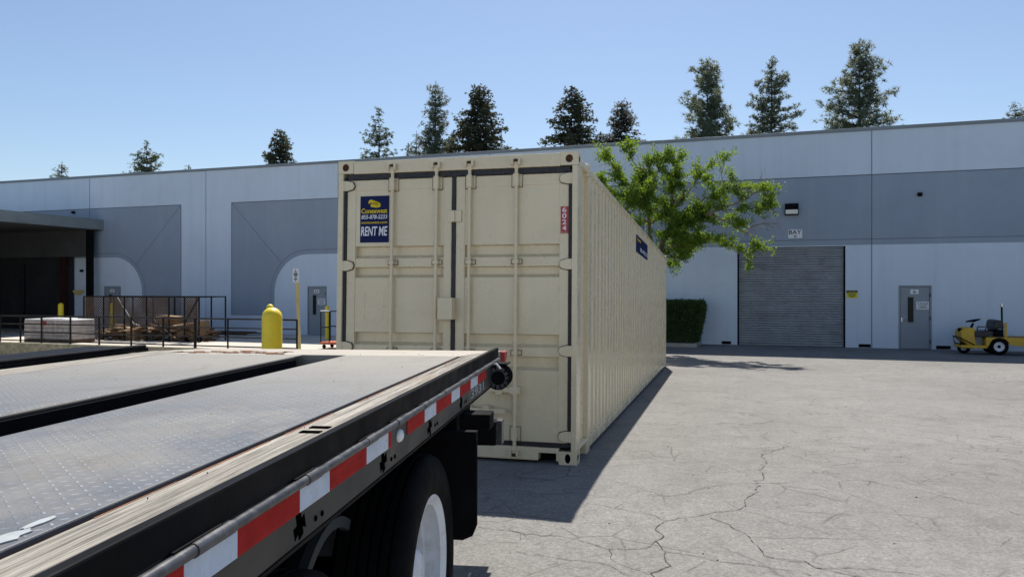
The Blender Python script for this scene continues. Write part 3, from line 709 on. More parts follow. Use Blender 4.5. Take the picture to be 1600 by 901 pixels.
def casting(xa, xb, ya, yb, z0, z1, front=True, side=True):
    b = MB(); low = z0 < 1
    cz = (z0 + z1) / 2
    if front: hole_plate(b, xa, xb, z0, z1, (xa + xb) / 2, cz - .002, .024 if low else .032, .040 if low else .034, XZ(ya), .03)
    else: b.face([(xa, ya, z0), (xb, ya, z0), (xb, ya, z1), (xa, ya, z1)])
    if side: hole_plate(b, ya, yb, z0, z1, (ya + yb) / 2, cz, .038, .026, YZ(xb), .02)
    else: b.face([(xb, ya, z0), (xb, yb, z0), (xb, yb, z1), (xb, ya, z1)])
    b.face([(xa, ya, z0), (xa, yb, z0), (xa, yb, z1), (xa, ya, z1)]); b.face([(xa, yb, z0), (xb, yb, z0), (xb, yb, z1), (xa, yb, z1)])
    b.face([(xa, ya, z0), (xb, ya, z0), (xb, yb, z0), (xa, yb, z0)]); b.face([(xa, ya, z1), (xb, ya, z1), (xb, yb, z1), (xa, yb, z1)])
    return b.build('corner_casting', [M['beige'], M['hole'] if low else M['castrust']], ct, bevel=.012)
for xa, xb in ((X(0), X(.165)), (X(W - .165), X(W) + .003)):
    for z0, z1 in ((0, .122), (H - .122, H + .004)):
        casting(xa, xb, -.004, .175, z0, z1); casting(xa, xb, L - .178, L, z0, z1, front=False)
# posts at the corners and 2.5 ft in
def post(xa, xb, ya, yb, z0, z1): return MB().box(xa, xb, ya, yb, z0, z1).build('corner_post', M['beige'], ct, bevel=.006)
post(X(.0), X(.055), 0, .15, .122, H - .122); post(X(W - .053), X(W), 0, .19, .122, H - .122)
post(X(0), X(.06), L - .15, L, .122, H - .122); post(X(W - .06), X(W), L - .15, L, .122, H - .122)
for xa, xb in ((X(W - .10), X(W) + .002), (X(0) - .002, X(.10))):
    MB().box(xa, xb, .66, .76, .155, 2.80).build('intermediate_post', M['beige'], ct, bevel=.006)
    b = MB(); b.box(xa - .0, xb, .60, .775, 2.765, H + .003); b.build('corner_casting', M['beige'], ct, bevel=.01)
    b = MB(); b.box(xa, xb, .60, .775, .0, .155); b.build('corner_casting', M['beige'], ct, bevel=.01)
# header and sill
b = MB(); b.box(X(.165), X(W - .165), .0, .10, 2.768, H - .004); b.build('header', M['beige'], ct, bevel=.006)
b = MB(); b.box(X(.165), X(.18), 0, .12, .03, .15); b.box(X(.35), X(W - .36), .0, .12, .03, .15); b.box(X(.165), X(W - .165), .002, .12, .100, .148); b.box(X(W - .19), X(W - .165), 0, .12, .03, .15)
b.build('sill', M['beige'], ct, bevel=.004)
MB().box(X(.16), X(W - .16), .13, .16, .02, .20).build('floor_beam', M['blackmatte'], ct)
# doors
yf = .035                                             # door face
def door(x0, x1, sL, sR, rods):
    b = MB(); z0, z1 = .192, 2.708
    b.box(X(x0), X(x0 + sL), yf, yf + .07, z0, z1); b.box(X(x1 - sR), X(x1), yf, yf + .07, z0, z1)
    pa, pb = X(x0 + sL), X(x1 - sR)
    b.box(pa, pb, yf + .002, yf + .05, 2.605, z1); b.box(pa, pb, yf + .002, yf + .05, z0, .345)
    prof = [(yf + .006, .345)]
    for lo, hi in ((.855, .985), (1.068, 1.193), (1.733, 1.838), (1.925, 2.045)):
        prof += [(yf + .006, lo), (yf + .066, lo + .030), (yf + .066, hi - .003), (yf + .006, hi)]
    prof += [(yf + .006, 2.605)]
    b.extrude(prof, pa, pb, lambda a, c, t: (t, a, c))
    d = b.build('door', M['beige'], ct, bevel=.003)
    for x in rods:
        r = MB(); r.cyl((X(x), yf - .035, .10), (X(x), yf - .035, 2.80), .017, n=14)
        for z in (2.79, .115):
            r.box(X(x) - .022, X(x) + .022, yf - .052, yf - .018, z - .03, z + .03)
        rd = r.build('lock_rod', M['beige'], d, smooth=True)
        for z in (2.82, .085):
            k = MB(); k.box(X(x) - .045, X(x) - .024, -.045, .01, z - .028, z + .028); k.box(X(x) + .024, X(x) + .045, -.045, .01, z - .028, z + .028); k.box(X(x) - .045, X(x) + .045, -.012, .01, z - .036, z + .036)
            k.box(X(x) - .022, X(x) + .022, -.016, -.011, z - .03, z + .03, 1); k.build('cam_keeper', [M['beige'], M['castrust']], d, bevel=.003)
        for z, hh in ((2.655, .065), (.26, .065), (1.88, .02), (1.02, .02)):
            k = MB(); k.box(X(x) - .05, X(x) + .05, yf - .004, yf + .006, z - hh, z + hh); k.box(X(x) - .024, X(x) + .024, yf - .058, yf - .006, z - hh * .92, z + hh * .92)
            for zz in ((-.7, .7) if hh > .03 else (0,)):
                for sx in (-.039, .039): k.cyl((X(x) + sx, yf - .004, z + zz * hh), (X(x) + sx, yf - .016, z + zz * hh), .009, n=8)
            k.build('rod_bracket', M['beige'], d, bevel=.003)
            MB().box(X(x) - .055, X(x) + .055, yf - .002, yf + .004, z - hh - .005, z + hh + .005).build('bracket_seal', M['castrust'], d)
    return d
dl = door(.088, 1.197, .092, .082, (.588, 1.049)); dr = door(1.240, 2.347, .092, .086, (1.387, 1.850))
for d, xh, sg in ((dl, .062, 1), (dr, 2.372, -1)):
    for z in (2.652, 1.852, 1.045, .255):
        h = MB(); h.prism([(-.052, -.05), (.04, -.05), (.095, -.034), (.11, 0), (.095, .034), (.04, .05), (-.052, .05)], yf - .006, yf - .030, lambda a, c, t: (X(xh) + sg * a, t, z + c))
        h.cyl((X(xh), yf - .022, z - .05), (X(xh), yf - .022, z + .05), .014, n=10); h.build('hinge', M['beige'], d, bevel=.004)
        h = MB(); h.prism([(-.058, -.056), (.042, -.056), (.10, -.040), (.117, 0), (.10, .040), (.042, .056), (-.058, .056)], yf - .0015, yf - .006, lambda a, c, t: (X(xh) + sg * a, t, z + c)); h.build('hinge_seal', M['gasket'], d)
# rubber gaskets with ragged edges
def ragged(pts0, pts1, seed, y=.024):
    r = random.Random(seed); b = MB(); n = 40; pr = None
    for i in range(n + 1):
        u = i / n; A_ = Vector(pts0[0]).lerp(Vector(pts0[1]), u); B_ = Vector(pts1[0]).lerp(Vector(pts1[1]), u); j = (B_ - A_)
        A_ = A_ + j * r.uniform(-.03, .06); B_ = B_ - j * r.uniform(-.03, .06)
        if pr: b.prism([tuple(pr[0]), tuple(pr[1]), tuple(B_), tuple(A_)], y, y + .03, lambda a, c, t: (X(a), t, c))
        pr = (A_, B_)
    return b
for d, q in ((dl, [(((.056, .16), (.056, 2.74)), ((.086, .16), (.086, 2.74))), (((.10, 2.712), (1.2, 2.712)), ((.10, 2.766), (1.2, 2.766))), (((.10, .152), (1.2, .152)), ((.10, .192), (1.2, .192)))]),
             (dr, [(((2.35, .16), (2.35, 2.74)), ((2.384, .16), (2.384, 2.74))), (((1.2, 2.712), (2.36, 2.712)), ((1.2, 2.766), (2.36, 2.766))), (((1.2, .152), (2.36, .152)), ((1.2, .192), (2.36, .192))), (((1.199, .19), (1.199, 2.72)), ((1.240, .19), (1.240, 2.72)))])):
    for i, (p, r_) in enumerate(q): ragged(p, r_, i + 3, .024 if i != 1 else .021).build('gasket', M['gasket'], d, fix=False)
MB().box(X(1.10), X(1.248), yf - .12, yf - .002, 1.325, 1.535).build('lock_box', M['beige'], ct, bevel=.005)
b = MB(); b.box(X(1.155), X(1.30), yf - .018, yf - .003, 2.268, 2.382); b.box(X(1.19), X(1.235), yf - .032, yf - .019, 2.27, 2.38); b.build('latch_plate', M['beige'], dr, bevel=.004)
# patched plate outline on the left door
b = MB()
for x0, x1, z0, z1 in ((.285, .495, 1.592, 1.597), (.285, .495, 1.311, 1.316), (.285, .289, 1.316, 1.592), (.491, .495, 1.316, 1.592)): b.box(X(x0), X(x1), yf + .0035, yf + .0058, z0, z1)
b.build('patch_plate', M['beige'], dl)
# handles
def handle(d, xa, xb, xr, z):
    h = MB(); h.box(X(xa), X(xb), yf - .055, yf - .043, z - .022, z + .022); h.cyl((X(xr), yf - .035, z - .05), (X(xr), yf - .035, z + .05), .026, n=12)
    hub = (xa + xb) / 2; h.box(X(hub) - .03, X(hub) + .03, yf - .075, yf, z - .045, z + .05)
    h.lathe([(.022, -.004), (.030, -.004), (.030, .004), (.022, .004), (.022, -.004)], (X(hub), yf - .06, z - .07), (0, 1, 0), 18); h.box(X(xr) - .05, X(xr) + .05, yf - .06, yf - .002, z - .032, z + .032)
    h.build('door_handle', M['beige'], d, bevel=.003)
handle(dr, 1.39, 1.76, 1.387, .47); handle(dr, 1.56, 1.84, 1.85, .67); handle(dl, .60, .98, 1.049, .47); handle(dl, .32, .57, .588, .67)
# side walls: trapezoid corrugation
def side_wall(xo, sg):
    prof = [(xo - sg * .045, .19), (xo - sg * .045, .66)]
    y = .78; prof += [(xo - sg * .008, .77)]
    while y < L - .42:
        prof += [(xo - sg * .008, y), (xo - sg * .008, y + .120), (xo - sg * .056, y + .146), (xo - sg * .056, y + .252)]; y += .278
    prof += [(xo - sg * .008, y), (xo - sg * .008, L - .14)]
    b = MB(); b.extrude(prof, .155, 2.805, lambda a, c, t: (a, c, t)); return b.build('side_wall', M['beige'], ct, fix=False)
side_wall(0, 1); side_wall(-W, -1)
for xa, xb in ((-.06, 0), (-W, -W + .06)):
    MB().box(xa, xb, .178, L - .18, 2.805, 2.866).build('top_rail', M['beige'], ct, bevel=.006)
    b = MB(); b.box(xa, xb, .178, .60, .120, .155); b.box(xa, xb, .775, L - .18, .045, .155)
    b.build('bottom_rail', M['beige'], ct, bevel=.006)
b = MB(); b.box(-W + .06, -.06, .10, L - .05, 2.845, 2.868); b.build('roof', M['beige'], ct)
b = MB(); b.box(-W + .06, -.06, L - .06, L - .02, .06, 2.84); b.build('end_wall', M['beige'], ct)
b = MB(); b.box(-W + .06, -.06, .16, L - .06, .10, .15); b.build('floor', M['blackmatte'], ct)
# decals
dc = MB().box(X(.229), X(.539), yf + .0015, yf + .004, 2.083, 2.548).build('rental_decal', M['navy'], ct)
fn = XZ(yf + .001); cx = X(.229); w_ = .31
def dt(body, u0, v0, u1, v1, m, **k): text('lettering', body, (cx + u0 * w_, 2.083 + v0 * .465, cx + u1 * w_, 2.083 + v1 * .465), fn, m, dc, **k)
dt('Conexwest', .04, .625, .94, .735, M['yellowink'], bold=.02); dt('855-878-5233', .04, .505, .94, .595, M['whiteink'], bold=.015, shear=.2)
dt('conexwest.com', .04, .405, .94, .452, M['yellowink'], bold=.01); dt('RENT ME', .03, .145, .95, .345, M['whiteink'], bold=.025, shear=.12)
b = MB()
for poly in ([(.30, .90), (.36, .925), (.66, .86), (.66, .80), (.36, .86), (.28, .83)], [(.36, .83), (.58, .80), (.58, .745), (.37, .765)], [(.595, .80), (.70, .845), (.70, .765), (.595, .745)], [(.38, .84), (.58, .808), (.68, .845), (.5, .88)]):
    b.prism([(cx + u * w_, 2.083 + v * .465) for u, v in poly], 0, .0012, fn)
b.build('emblem', M['yellowink'], dc)
dc = MB().box(X(2.272), X(2.345), yf - .004, yf - .001, 2.139, 2.392).build('number_decal', M['redink'], ct)
for k, ch in enumerate('6024'): text('lettering', ch, (X(2.287), 2.337 - k * .057, X(2.328), 2.385 - k * .057), XZ(yf - .0045), M['whiteink'], dc, .02)
b = MB(); b.box(X(2.28), X(2.292), yf - .006, yf - .0045, 2.147, 2.153); b.box(X(2.30), X(2.335), yf - .006, yf - .0045, 2.146, 2.149); b.build('lettering', M['whiteink'], dc)
# blue banner on the side: wraps the proud faces of the corrugation
b = MB(); ya, yb, za, zb2 = 5.66, 7.95, 2.40, 2.69; y = .78
pr = []
while y < L - .42:
    pr += [(-.008, y), (-.008, y + .120), (-.056, y + .146), (-.056, y + .252)]; y += .278
pr = [(a + .004, c) for a, c in pr if ya <= c <= yb]
b.extrude(pr, za, zb2, lambda a, c, t: (a, c, t))
sdcl = b.build('side_decal', M['navy'], ct)
text('lettering', 'Conexwest', (5.75, 2.60, 6.45, 2.655), YZ(-.003), M['yellowink'], sdcl); text('lettering', '855-878-5233', (6.3, 2.45, 7.80, 2.515), YZ(-.003), M['whiteink'], sdcl)

# ------------------------------------------------------------------ flatbed truck
TY = math.atan2(140, F); TZ = E - 1.58
tk = empty('flatbed_truck', (0, 0, TZ), (-.0084, 0, -TY), 'tilt-bed flatbed truck with tread-plate deck and striped reflective side rail', 'truck')
ZD = 1.58 - .322; UR = -.625; UL = -2.99; V0, V1, VT = -2.6, 4.74, 4.02
def vx(px, a=.625):
    k = (px - CX) / F; c_, s_ = math.cos(TY), math.sin(TY); return a * (c_ + k * s_) / (s_ - k * c_)
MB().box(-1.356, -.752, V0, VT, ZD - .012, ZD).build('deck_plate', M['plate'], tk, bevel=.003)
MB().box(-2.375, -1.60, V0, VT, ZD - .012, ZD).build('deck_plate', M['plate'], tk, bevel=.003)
VE = 5.12
b = MB(); b.prism([(VT + .006, ZD - .001), (VE, ZD - .050), (VE, ZD - .12), (VT + .006, ZD - .08)], UL + .3, -.742, lambda a, c, t: (t, a, c)); b.build('tail_plate', M['dustdeck'], tk)
b = MB(); b.prism([(V0, ZD - .006), (VT + .1, ZD - .006), (VE, ZD - .048), (VE, ZD - .12), (V0, ZD - .09)], -.74, -.650, lambda a, c, t: (t, a, c)); b.build('deck_timber', M['wood'], tk)
b = MB(); b.box(-2.58, -2.39, V0, VT + .2, ZD - .09, ZD - .002); b.build('deck_timber', M['wood'], tk)
b = MB(); b.box(-.752, -.741, V0, VT + .0, ZD - .05, ZD - .022); b.box(-2.389, -2.377, V0, VT, ZD - .05, ZD - .01); b.build('rust_seam', M['rust'], tk)
rnd = random.Random(8); b = MB()
v = V0
while v < VT:
    l = rnd.uniform(.05, .35); w2 = rnd.uniform(.002, .007); MB().box(-.7405, -.7405 + w2, v, v + l, ZD - .012, ZD - .0050).build('rust_seam', M['rust'], tk); v += l + rnd.uniform(.03, .3)
# slide channel down the middle
b = MB(); b.box(-1.60, -1.356, V0, VT - .05, ZD - .22, ZD - .20); b.box(-1.372, -1.357, V0, VT, ZD - .20, ZD - .013); b.box(-1.60, -1.356, VT - .05, VT, ZD - .2, ZD - .07)
b.build('slide_channel', M['blackmatte'], tk)
b = MB(); arc = [(-1.60 + .008 * math.sin(t), ZD - .009 + .008 * math.cos(t)) for t in [R(15 * i) for i in range(7)]]
b.prism(arc + [(-1.594, ZD - .2), (-1.598, ZD - .2), (-1.598, ZD - .004)], V0, VT - .12, lambda a, c, t: (a, t, c)); b.build('channel_lip', M['channelpaint'], tk)
MB().box(-1.5915, -1.586, V0, VT - .12, ZD - .2, ZD - .016).build('channel_side', M['blackmatte'], tk)
# rails at both sides
b = MB(); b.box(-.648, UR, V0, V1 - .04, ZD - .057, ZD + .001)
b.build('side_rail', M['black'], tk, bevel=.004)
b = MB(); b.box(UL, -2.60, V0, 4.22, ZD - .15, ZD + .020); b.box(-2.66, -2.60, V0, 4.2, ZD + .020, ZD + .034); b.build('side_rail', M['black'], tk, bevel=.008)
b = MB(); v = V0                                       # rub rail: pipe sections between short sleeves
b.tube([(UR + .006, V0, ZD - .068), (UR + .006, V1 - .06, ZD - .068)], .0105, 10)
while v < V1 - .3:
    l = rnd.uniform(.05, .16); b.tube([(UR + .006, v, ZD - .068), (UR + .006, v + l, ZD - .068)], .0122, 10); b.box(UR - .002, UR + .005, v - .05, v + l * .8, ZD - .061, ZD - .0545, 1); v += rnd.uniform(.30, .46)
b.build('rub_rail', [M['pipe'], M['blackmatte']], tk, smooth=True)
MB().box(-.648, UR - .006, V0, V1 - .1, ZD - .20, ZD - .058).build('side_channel', M['channelpaint'], tk, bevel=.003)
MB().box(-.70, UR - .004, V0, V1 - .1, ZD - .208, ZD - .2).build('channel_flange', M['black'], tk)
# reflective tape
bd = [vx(p) for p in (285, 370, 468, 515, 573, 607, 612)]
segs = [(bd[0], bd[1], 'w'), (bd[1], bd[2], 'r'), (bd[2], bd[3], 'w'), (bd[3], bd[4], 'r'), (bd[4], bd[5], 'w'), (bd[5], bd[6], 'r')]
x = bd[0]; c = 'r'
while x > V0 + .3:
    l = .245 if c == 'r' else .157; segs.append((x - l, x, c)); x -= l; c = 'w' if c == 'r' else 'r'
b2 = [vx(p) for p in (637, 664, 682, 706, 719, 736, 747, 760)]
segs += [(b2[i], b2[i + 1], 'rw'[i % 2]) for i in range(7)]
for v0, v1, c in segs:
    MB().box(UR - .0055, UR - .003, v0 + .0008, v1 - .0008, ZD - .134, ZD - .082).build('reflective_tape', M['tapered' if c == 'r' else 'tapewhite'], tk)
# cross-shaped stake holes and bolt holes
for px in (470, 600, 673, 722):
    v = vx(px); b = MB(); zc = ZD - .163; k = .026; ca, sa = math.cos(.35), math.sin(.35)
    cross = [(-.45, -1.1), (.45, -1.1), (.45, -.4), (1.3, -.75), (1.3, .3), (.5, .25), (.5, 1.0), (-.4, 1.05), (-.45, .3), (-1.3, .5), (-1.3, -.5), (-.45, -.4)]; cross = [(a * (1 + .18 * math.sin(9 * a + px)), c * (1 + .15 * math.cos(7 * c + px))) for a, c in cross]
    b.prism([(v + (a * ca - c * sa) * k, zc + (a * sa + c * ca) * k * 1.1) for a, c in cross], -.001, .0008, YZ(UR - .006)); b.build('stake_hole', M['hole'], tk)
    for q in (.09, .13): 
        b = MB(); b.cyl((UR - .008, v + q, zc - .01), (UR - .0035, v + q, zc - .01), .0065, n=10); b.build('bolt', M['hole'], tk)
v = vx(625); b = MB(); b.lathe([(.021, 0), (.021, .004), (.016, .011), (.006, .015), (.001, .0155)], (UR - .006, v, ZD - .118), (1, 0, 0), 24); o = b.build('marker_light', M['lens'], tk, smooth=True)
for vv in o.data.vertices: vv.co.y = v + (vv.co.y - v) * 1.35
text('lettering', '3931', (vx(737), ZD - .185, vx(757), ZD - .140), YZ(UR - .006), M['spill'], tk, .01)
# deck slots in the timber
for q in (0, .065): MB().box(-.715, -.665, vx(487, .69) - .03 + q, vx(487, .69) - .005 + q, ZD - .006, ZD - .0035).build('deck_slot', M['hole'], tk)
# tail winch, tail light, tail plate end
cw = Vector((-.592, 4.50, ZD - .155))
b = MB(); b.lathe([(.001, -.07), (.070, -.07), (.070, -.055), (.048, -.05), (.048, .05), (.070, .055), (.070, .07), (.001, .07)], cw, (0, 1, 0), 32); o = b.build('strap_winch', M['blackmatte'], tk, smooth=True)
b = MB(); b.box(-.655, -.535, 4.43, 4.57, ZD - .079, ZD - .073); b.box(-.655, -.648, 4.43, 4.57, ZD - .22, ZD - .079); b.tube([(-.545, 4.42, ZD - .08), (-.528, 4.42, ZD - .11), (-.522, 4.42, ZD - .15), (-.532, 4.42, ZD - .19)], .006, 6); b.build('winch_bracket', M['black'], o)
b = MB()
for k in range(12):
    t_ = 2 * math.pi * k / 12; b.box(-.010, .010, -.076, -.070, .040, .064, M=Matrix.Translation(cw) @ Matrix.Rotation(t_, 4, 'Y'))
b.build('ratchet_teeth', M['pipe'], o)
MB().tube([(-.65, 4.42, ZD - .055), (-.625, 4.41, ZD - .075), (-.60, 4.40, ZD - .07), (-.575, 4.41, ZD - .10)], .006, 6).build('strap_end', M['white'], o)
b = MB(); b.prism([(4.98, ZD - .046), (5.13, ZD - .050), (5.115, ZD - .075), (5.03, ZD - .115), (4.98, ZD - .12)], -.66, -.622, lambda a, c, t: (t, a, c)); b.build('tail_reflector', M['redink'], tk)
b = MB(); b.box(UL + .3, -.65, VE, VE + .03, ZD - .17, ZD - .052); b.build('tail_beam', M['black'], tk)
# underframe
b = MB(); b.box(-1.25, -1.12, V0, 4.3, .62, ZD - .22); b.box(-2.45, -2.32, V0, 4.3, .62, ZD - .22)
for k in range(10): b.box(UL + .1, -.70, V0 + .2 + k * .72, V0 + .28 + k * .72, ZD - .19, ZD - .10)
b.box(UL + .05, -.72, V0, V1 - .1, ZD - .10, ZD - .092)
b.build('underframe', M['blackmatte'], tk)
b = MB(); b.box(-1.35, -.66, 3.52, 3.88, .92, 1.03); b.box(-.80, -.52, 3.6, 3.74, .945, 1.02); b.build('light_box', M['blackmatte'], tk, bevel=.006)
b = MB(); b.box(-2.9, -.53, 3.88, 3.98, .82, .94); b.build('bumper_bar', M['blackmatte'], tk, bevel=.006)
b = MB(); b.box(-.529, -.50, 3.885, 3.975, .825, .945); b.build('bumper_end', M['pipe'], tk)
b = MB(); b.prism([(-1.25, .48), (-.62, .48), (-.575, .50), (-.555, .55), (-.555, .96), (-1.25, .96)], 3.44, 3.46, lambda a, c, t: (a, t, c))
fl = b.build('mud_flap', M['blackmatte'], tk, bevel=.004)
b = MB(); b.box(-1.25, -.555, 3.42, 3.47, .925, .97); b.build('flap_bracket', M['blackmatte'], tk, bevel=.003)
# tandem dual wheels
def truck_wheel(uo, v, z, inward):
    t = MB(); r = .475
    prof = [(.305, -.012), (.335, .004), (.40, .012), (.445, .002), (.465, -.012), (.475, -.03)]
    for k in range(5):
        h = -.045 - k * .036; prof += [(.475, h), (.462, h - .004), (.462, h - .010), (.475, h - .014)]
    prof += [(.475, -.235), (.455, -.255), (.40, -.265), (.31, -.25)]
    sgn = 1 if not inward else -1
    w1 = t.lathe(prof, (uo, v, z), (1, 0, 0), 64).build('tyre', M['tyre'], None, smooth=True)
    q = MB()
    if not inward: pr = [(.322, -.016), (.322, -.004), (.308, -.004), (.298, -.012), (.280, -.022), (.286, -.036), (.286, -.09), (.270, -.096), (.272, -.11), (.272, -.14), (.235, -.155), (.21, -.165), (.17, -.165), (.155, -.14), (.135, -.13), (.115, -.13), (.11, -.06), (.085, -.045), (.001, -.045)]
    else: pr = [(.322, -.01), (.30, -.012), (.29, -.24), (.32, -.25)]
    q.lathe(pr, (uo, v, z), (1, 0, 0), 56)
    w2 = q.build('rim', M['rimwhite'], None, smooth=True)
    return w1, w2
AX = .475 - .02
for v in (2.95, 1.62):
    for uo, inw in ((-.655, False), (-1.02, True), (-2.33, True), (-2.70, True)):
        wt = MB(); wt.cyl((uo - .2, v, .48), (uo - .12, v, .48), .10, n=16)
        hub = wt.build('wheel', M['blackmatte'], tk)
        for o in truck_wheel(uo, v, .48, inw): o.parent = hub
        if not inw:
            nb = MB()
            for k in range(10):
                a_ = 2 * math.pi * k / 10; nb.cyl((uo - .165, v + .14 * math.cos(a_), .48 + .14 * math.sin(a_)), (uo - .125, v + .14 * math.cos(a_), .48 + .14 * math.sin(a_)), .016, n=8)
            nb.build('wheel_nut', M['chrome'], hub)
b = MB(); b.lathe([(.30, 0), (.335, .0), (.335, -.03), (.30, -.03), (.30, 0)], (-.86, 2.42, .52), (1, 0, 0), 40); b.build('dust_shield', M['soffit'], tk, smooth=True)
# hub-to-hub axles
for v in (2.95, 1.62): MB().cyl((-2.6, v, .48), (-.8, v, .48), .07).build('axle', M['blackmatte'], tk)
b = MB(); rnd = random.Random(2)
for cx_, cy_, ra, rb in ((-.778, .93, .014, .045), (-.786, 1.00, .008, .03), (-.80, .90, .014, .03)):
    b.prism([(cx_ + ra * math.cos(q) * rnd.uniform(.7, 1.2), cy_ + rb * math.sin(q) * rnd.uniform(.7, 1.2)) for q in [2 * math.pi * k / 16 for k in range(16)]], ZD + .0005, ZD + .0025, lambda a, c, t: (a, c, t))
b.build('paint_spill', M['spill'], tk, fix=False)
# crumbs of dirt lying on the deck
rnd = random.Random(21); b = MB()
for k in range(150):
    x = rnd.choice((rnd.uniform(-1.33, -.68), rnd.uniform(-2.35, -1.66), rnd.uniform(-.80, -.70))); y = rnd.uniform(.6, 4.6); s_ = rnd.uniform(.0008, .0032) * (.5 if x > -.82 or y < 1.6 else 1); zz = ZD - (.003 if y < VT else .001 + (y - VT) * .0446)
    mm = Matrix.Translation((x, y, zz + s_ * .5)) @ Euler((rnd.uniform(0, 3), rnd.uniform(0, 3), rnd.uniform(0, 3))).to_matrix().to_4x4()
    b.box(-s_, s_, -s_ * .7, s_ * .7, -s_ * .5, s_ * .5, rnd.choice((0, 1, 1, 2)), mm)
o = b.build('deck_debris', [M['blackmatte'], M['pinebark'], M['dustdeck']], None); o.matrix_world = Matrix.LocRotScale(tk.location, tk.rotation_euler, None)
tag(o, 'loose crumbs of dirt and rust scattered over the truck deck', 'debris', kind='stuff')
b = MB()
for k in range(60):
    x = rnd.gauss(-2.1, .25); y = 4.25 + rnd.gauss(0, .13)
    if not (-2.65 < x < -1.4 and 4.05 < y < 4.7): continue
    s_ = rnd.uniform(.008, .035); b.prism([(x + s_ * math.cos(t_) * rnd.uniform(.5, 1.8), y + s_ * math.sin(t_) * rnd.uniform(.5, 1.2)) for t_ in [k_ * math.pi / 4 for k_ in range(8)]], 0, .003, lambda a, c, t: (a, c, ZD - .001 - max(0, c - VT) * .0446 + t))
b.build('rust_patch', M['rust'], tk, fix=False)

# ------------------------------------------------------------------ yellow utility cart
q = at(1562, 555, 24.2); s_, d_ = sd_of(q)
uc = empty('utility_cart', (q.x, q.y, GZ), (0, 0, -WY + .04), 'yellow electric utility cart with black seat parked by the warehouse door', 'cart')
K = 24.2 / F
def cp(px, py): return ((px - 1562) * K, (555 - py) * K)      # side view: metres from the rear wheel contact
Z8 = lambda x, y: cp(1440 + x / 8.19, 460 + y / 8.19)
wd0, wd1 = -.02, 1.02                                          # near side and far side of the cart
side = lambda a, c, t: (a, t, c)
b = MB(); b.prism([Z8(*p) for p in ((505, 470), (560, 432), (640, 430), (690, 470), (665, 560), (690, 655), (640, 690), (560, 640), (500, 575))], .12, .90, side); o = b.build('nose', M['cartyellow'], uc, bevel=.03); o.location.x = .16
b = MB(); b.prism([Z8(*p) for p in ((500, 640), (660, 672), (660, 700), (520, 705))], .10, .92, side); b.build('skirt', M['blackmatte'], uc, bevel=.01).location.x = .16
for y in (.06, .96):
    b = MB(); b.tube([(x, y, z) for x, z in [Z8(*p) for p in ((660, 655), (490, 560), (505, 640), (540, 690), (660, 690))]], .018, 8)
    if y < .5: b.tube([(Z8(490, 560)[0], .06, Z8(490, 560)[1]), (Z8(490, 560)[0], .96, Z8(490, 560)[1])], .022, 8)
    b.build('front_bumper', M['rail'], uc).location.x = .16
b = MB(); b.prism([Z8(*p) for p in ((560, 655), (860, 655), (860, 692), (560, 692))], .0, 1.0, side); b.build('floor', M['cartyellow'], uc, bevel=.01)
fa = [(cp(1562, 0)[0] + .285 * math.cos(t), .27 + .285 * math.sin(t)) for t in [R(170 - 16 * i) for i in range(11)]]
x0 = Z8(845, 0)[0]; xe = 2.0; zt = Z8(0, 548)[1]; zl = Z8(0, 695)[1]
b = MB(); b.prism([(x0, zl), (x0, zt), (xe, zt), (xe, zl)] + [p for p in reversed(fa) if p[1] > zl] , 0, .05, side); b.prism([(x0, zl), (x0, zt), (xe, zt), (xe, zl)] + [p for p in reversed(fa) if p[1] > zl], .95, 1.0, side)
b.box(x0, x0 + .03, .05, .95, zl, zt); b.build('body', M['cartyellow'], uc, bevel=.004)
b = MB(); b.box(x0, xe, .05, .95, zt - .06, zt - .02); b.build('bed', M['timber'], uc)
b = MB(); b.prism([Z8(*p) for p in ((690, 500), (835, 520), (835, 655), (690, 655))], .3, .8, side); b.build('battery_box', M['doorgrey'], uc)
b = MB(); b.prism([Z8(*p) for p in ((725, 470), (935, 470), (940, 525), (850, 545), (725, 545))], .08, .92, side); b.build('seat', M['seat'], uc, bevel=.03)
b = MB(); b.prism([Z8(*p) for p in ((950, 335), (990, 325), (1050, 340), (1062, 440), (930, 440))], .08, .92, side); b.build('backrest', M['seat'], uc, bevel=.035)
b = MB(); b.prism([Z8(*p) for p in ((955, 455), (1055, 455), (1055, 540), (955, 540))], .1, .9, side); b.build('seat_back_panel', M['black'], uc)
b = MB(); b.box(Z8(1058, 0)[0], Z8(1084, 0)[0], .0, .06, Z8(0, 545)[1], Z8(0, 360)[1]); b.box(Z8(1058, 0)[0], Z8(1084, 0)[0], .94, 1.0, Z8(0, 545)[1], Z8(0, 360)[1]); b.build('seat_post', M['cartyellow'], uc)
a_ = [Z8(*p) for p in ((840, 480), (845, 435), (870, 430), (935, 432))]; b = MB(); b.tube([(x, .06, z) for x, z in a_], .016, 8); b.tube([(x, .94, z) for x, z in a_], .016, 8); b.build('armrest', M['rail'], uc, smooth=True)
p0, p1 = Z8(680, 500), Z8(735, 375); b = MB(); b.tube([(p0[0], .35, p0[1]), (p1[0], .35, p1[1])], [.05, .03], 10); b.build('steering_column', M['black'], uc, smooth=True)
ctr = Vector((p1[0] + .0, .35, p1[1] + .035)); ax = Vector((-.18, 0, 1)).normalized(); u_ = Vector((1, 0, .22)).normalized(); b = MB()
ring = [ctr + u_ * .20 * math.cos(t) + Vector((0, 1, 0)) * .20 * math.sin(t) + ax * .05 for t in [2 * math.pi * k / 24 for k in range(25)]]
b.tube(ring, .017, 8, cap=False)
for k in range(3):
    t = 2 * math.pi * k / 3; b.tube([ctr, ctr + u_ * .2 * math.cos(t) + Vector((0, .2 * math.sin(t), 0)) + ax * .05], .014, 6)
b.build('steering_wheel', M['black'], uc, smooth=True)
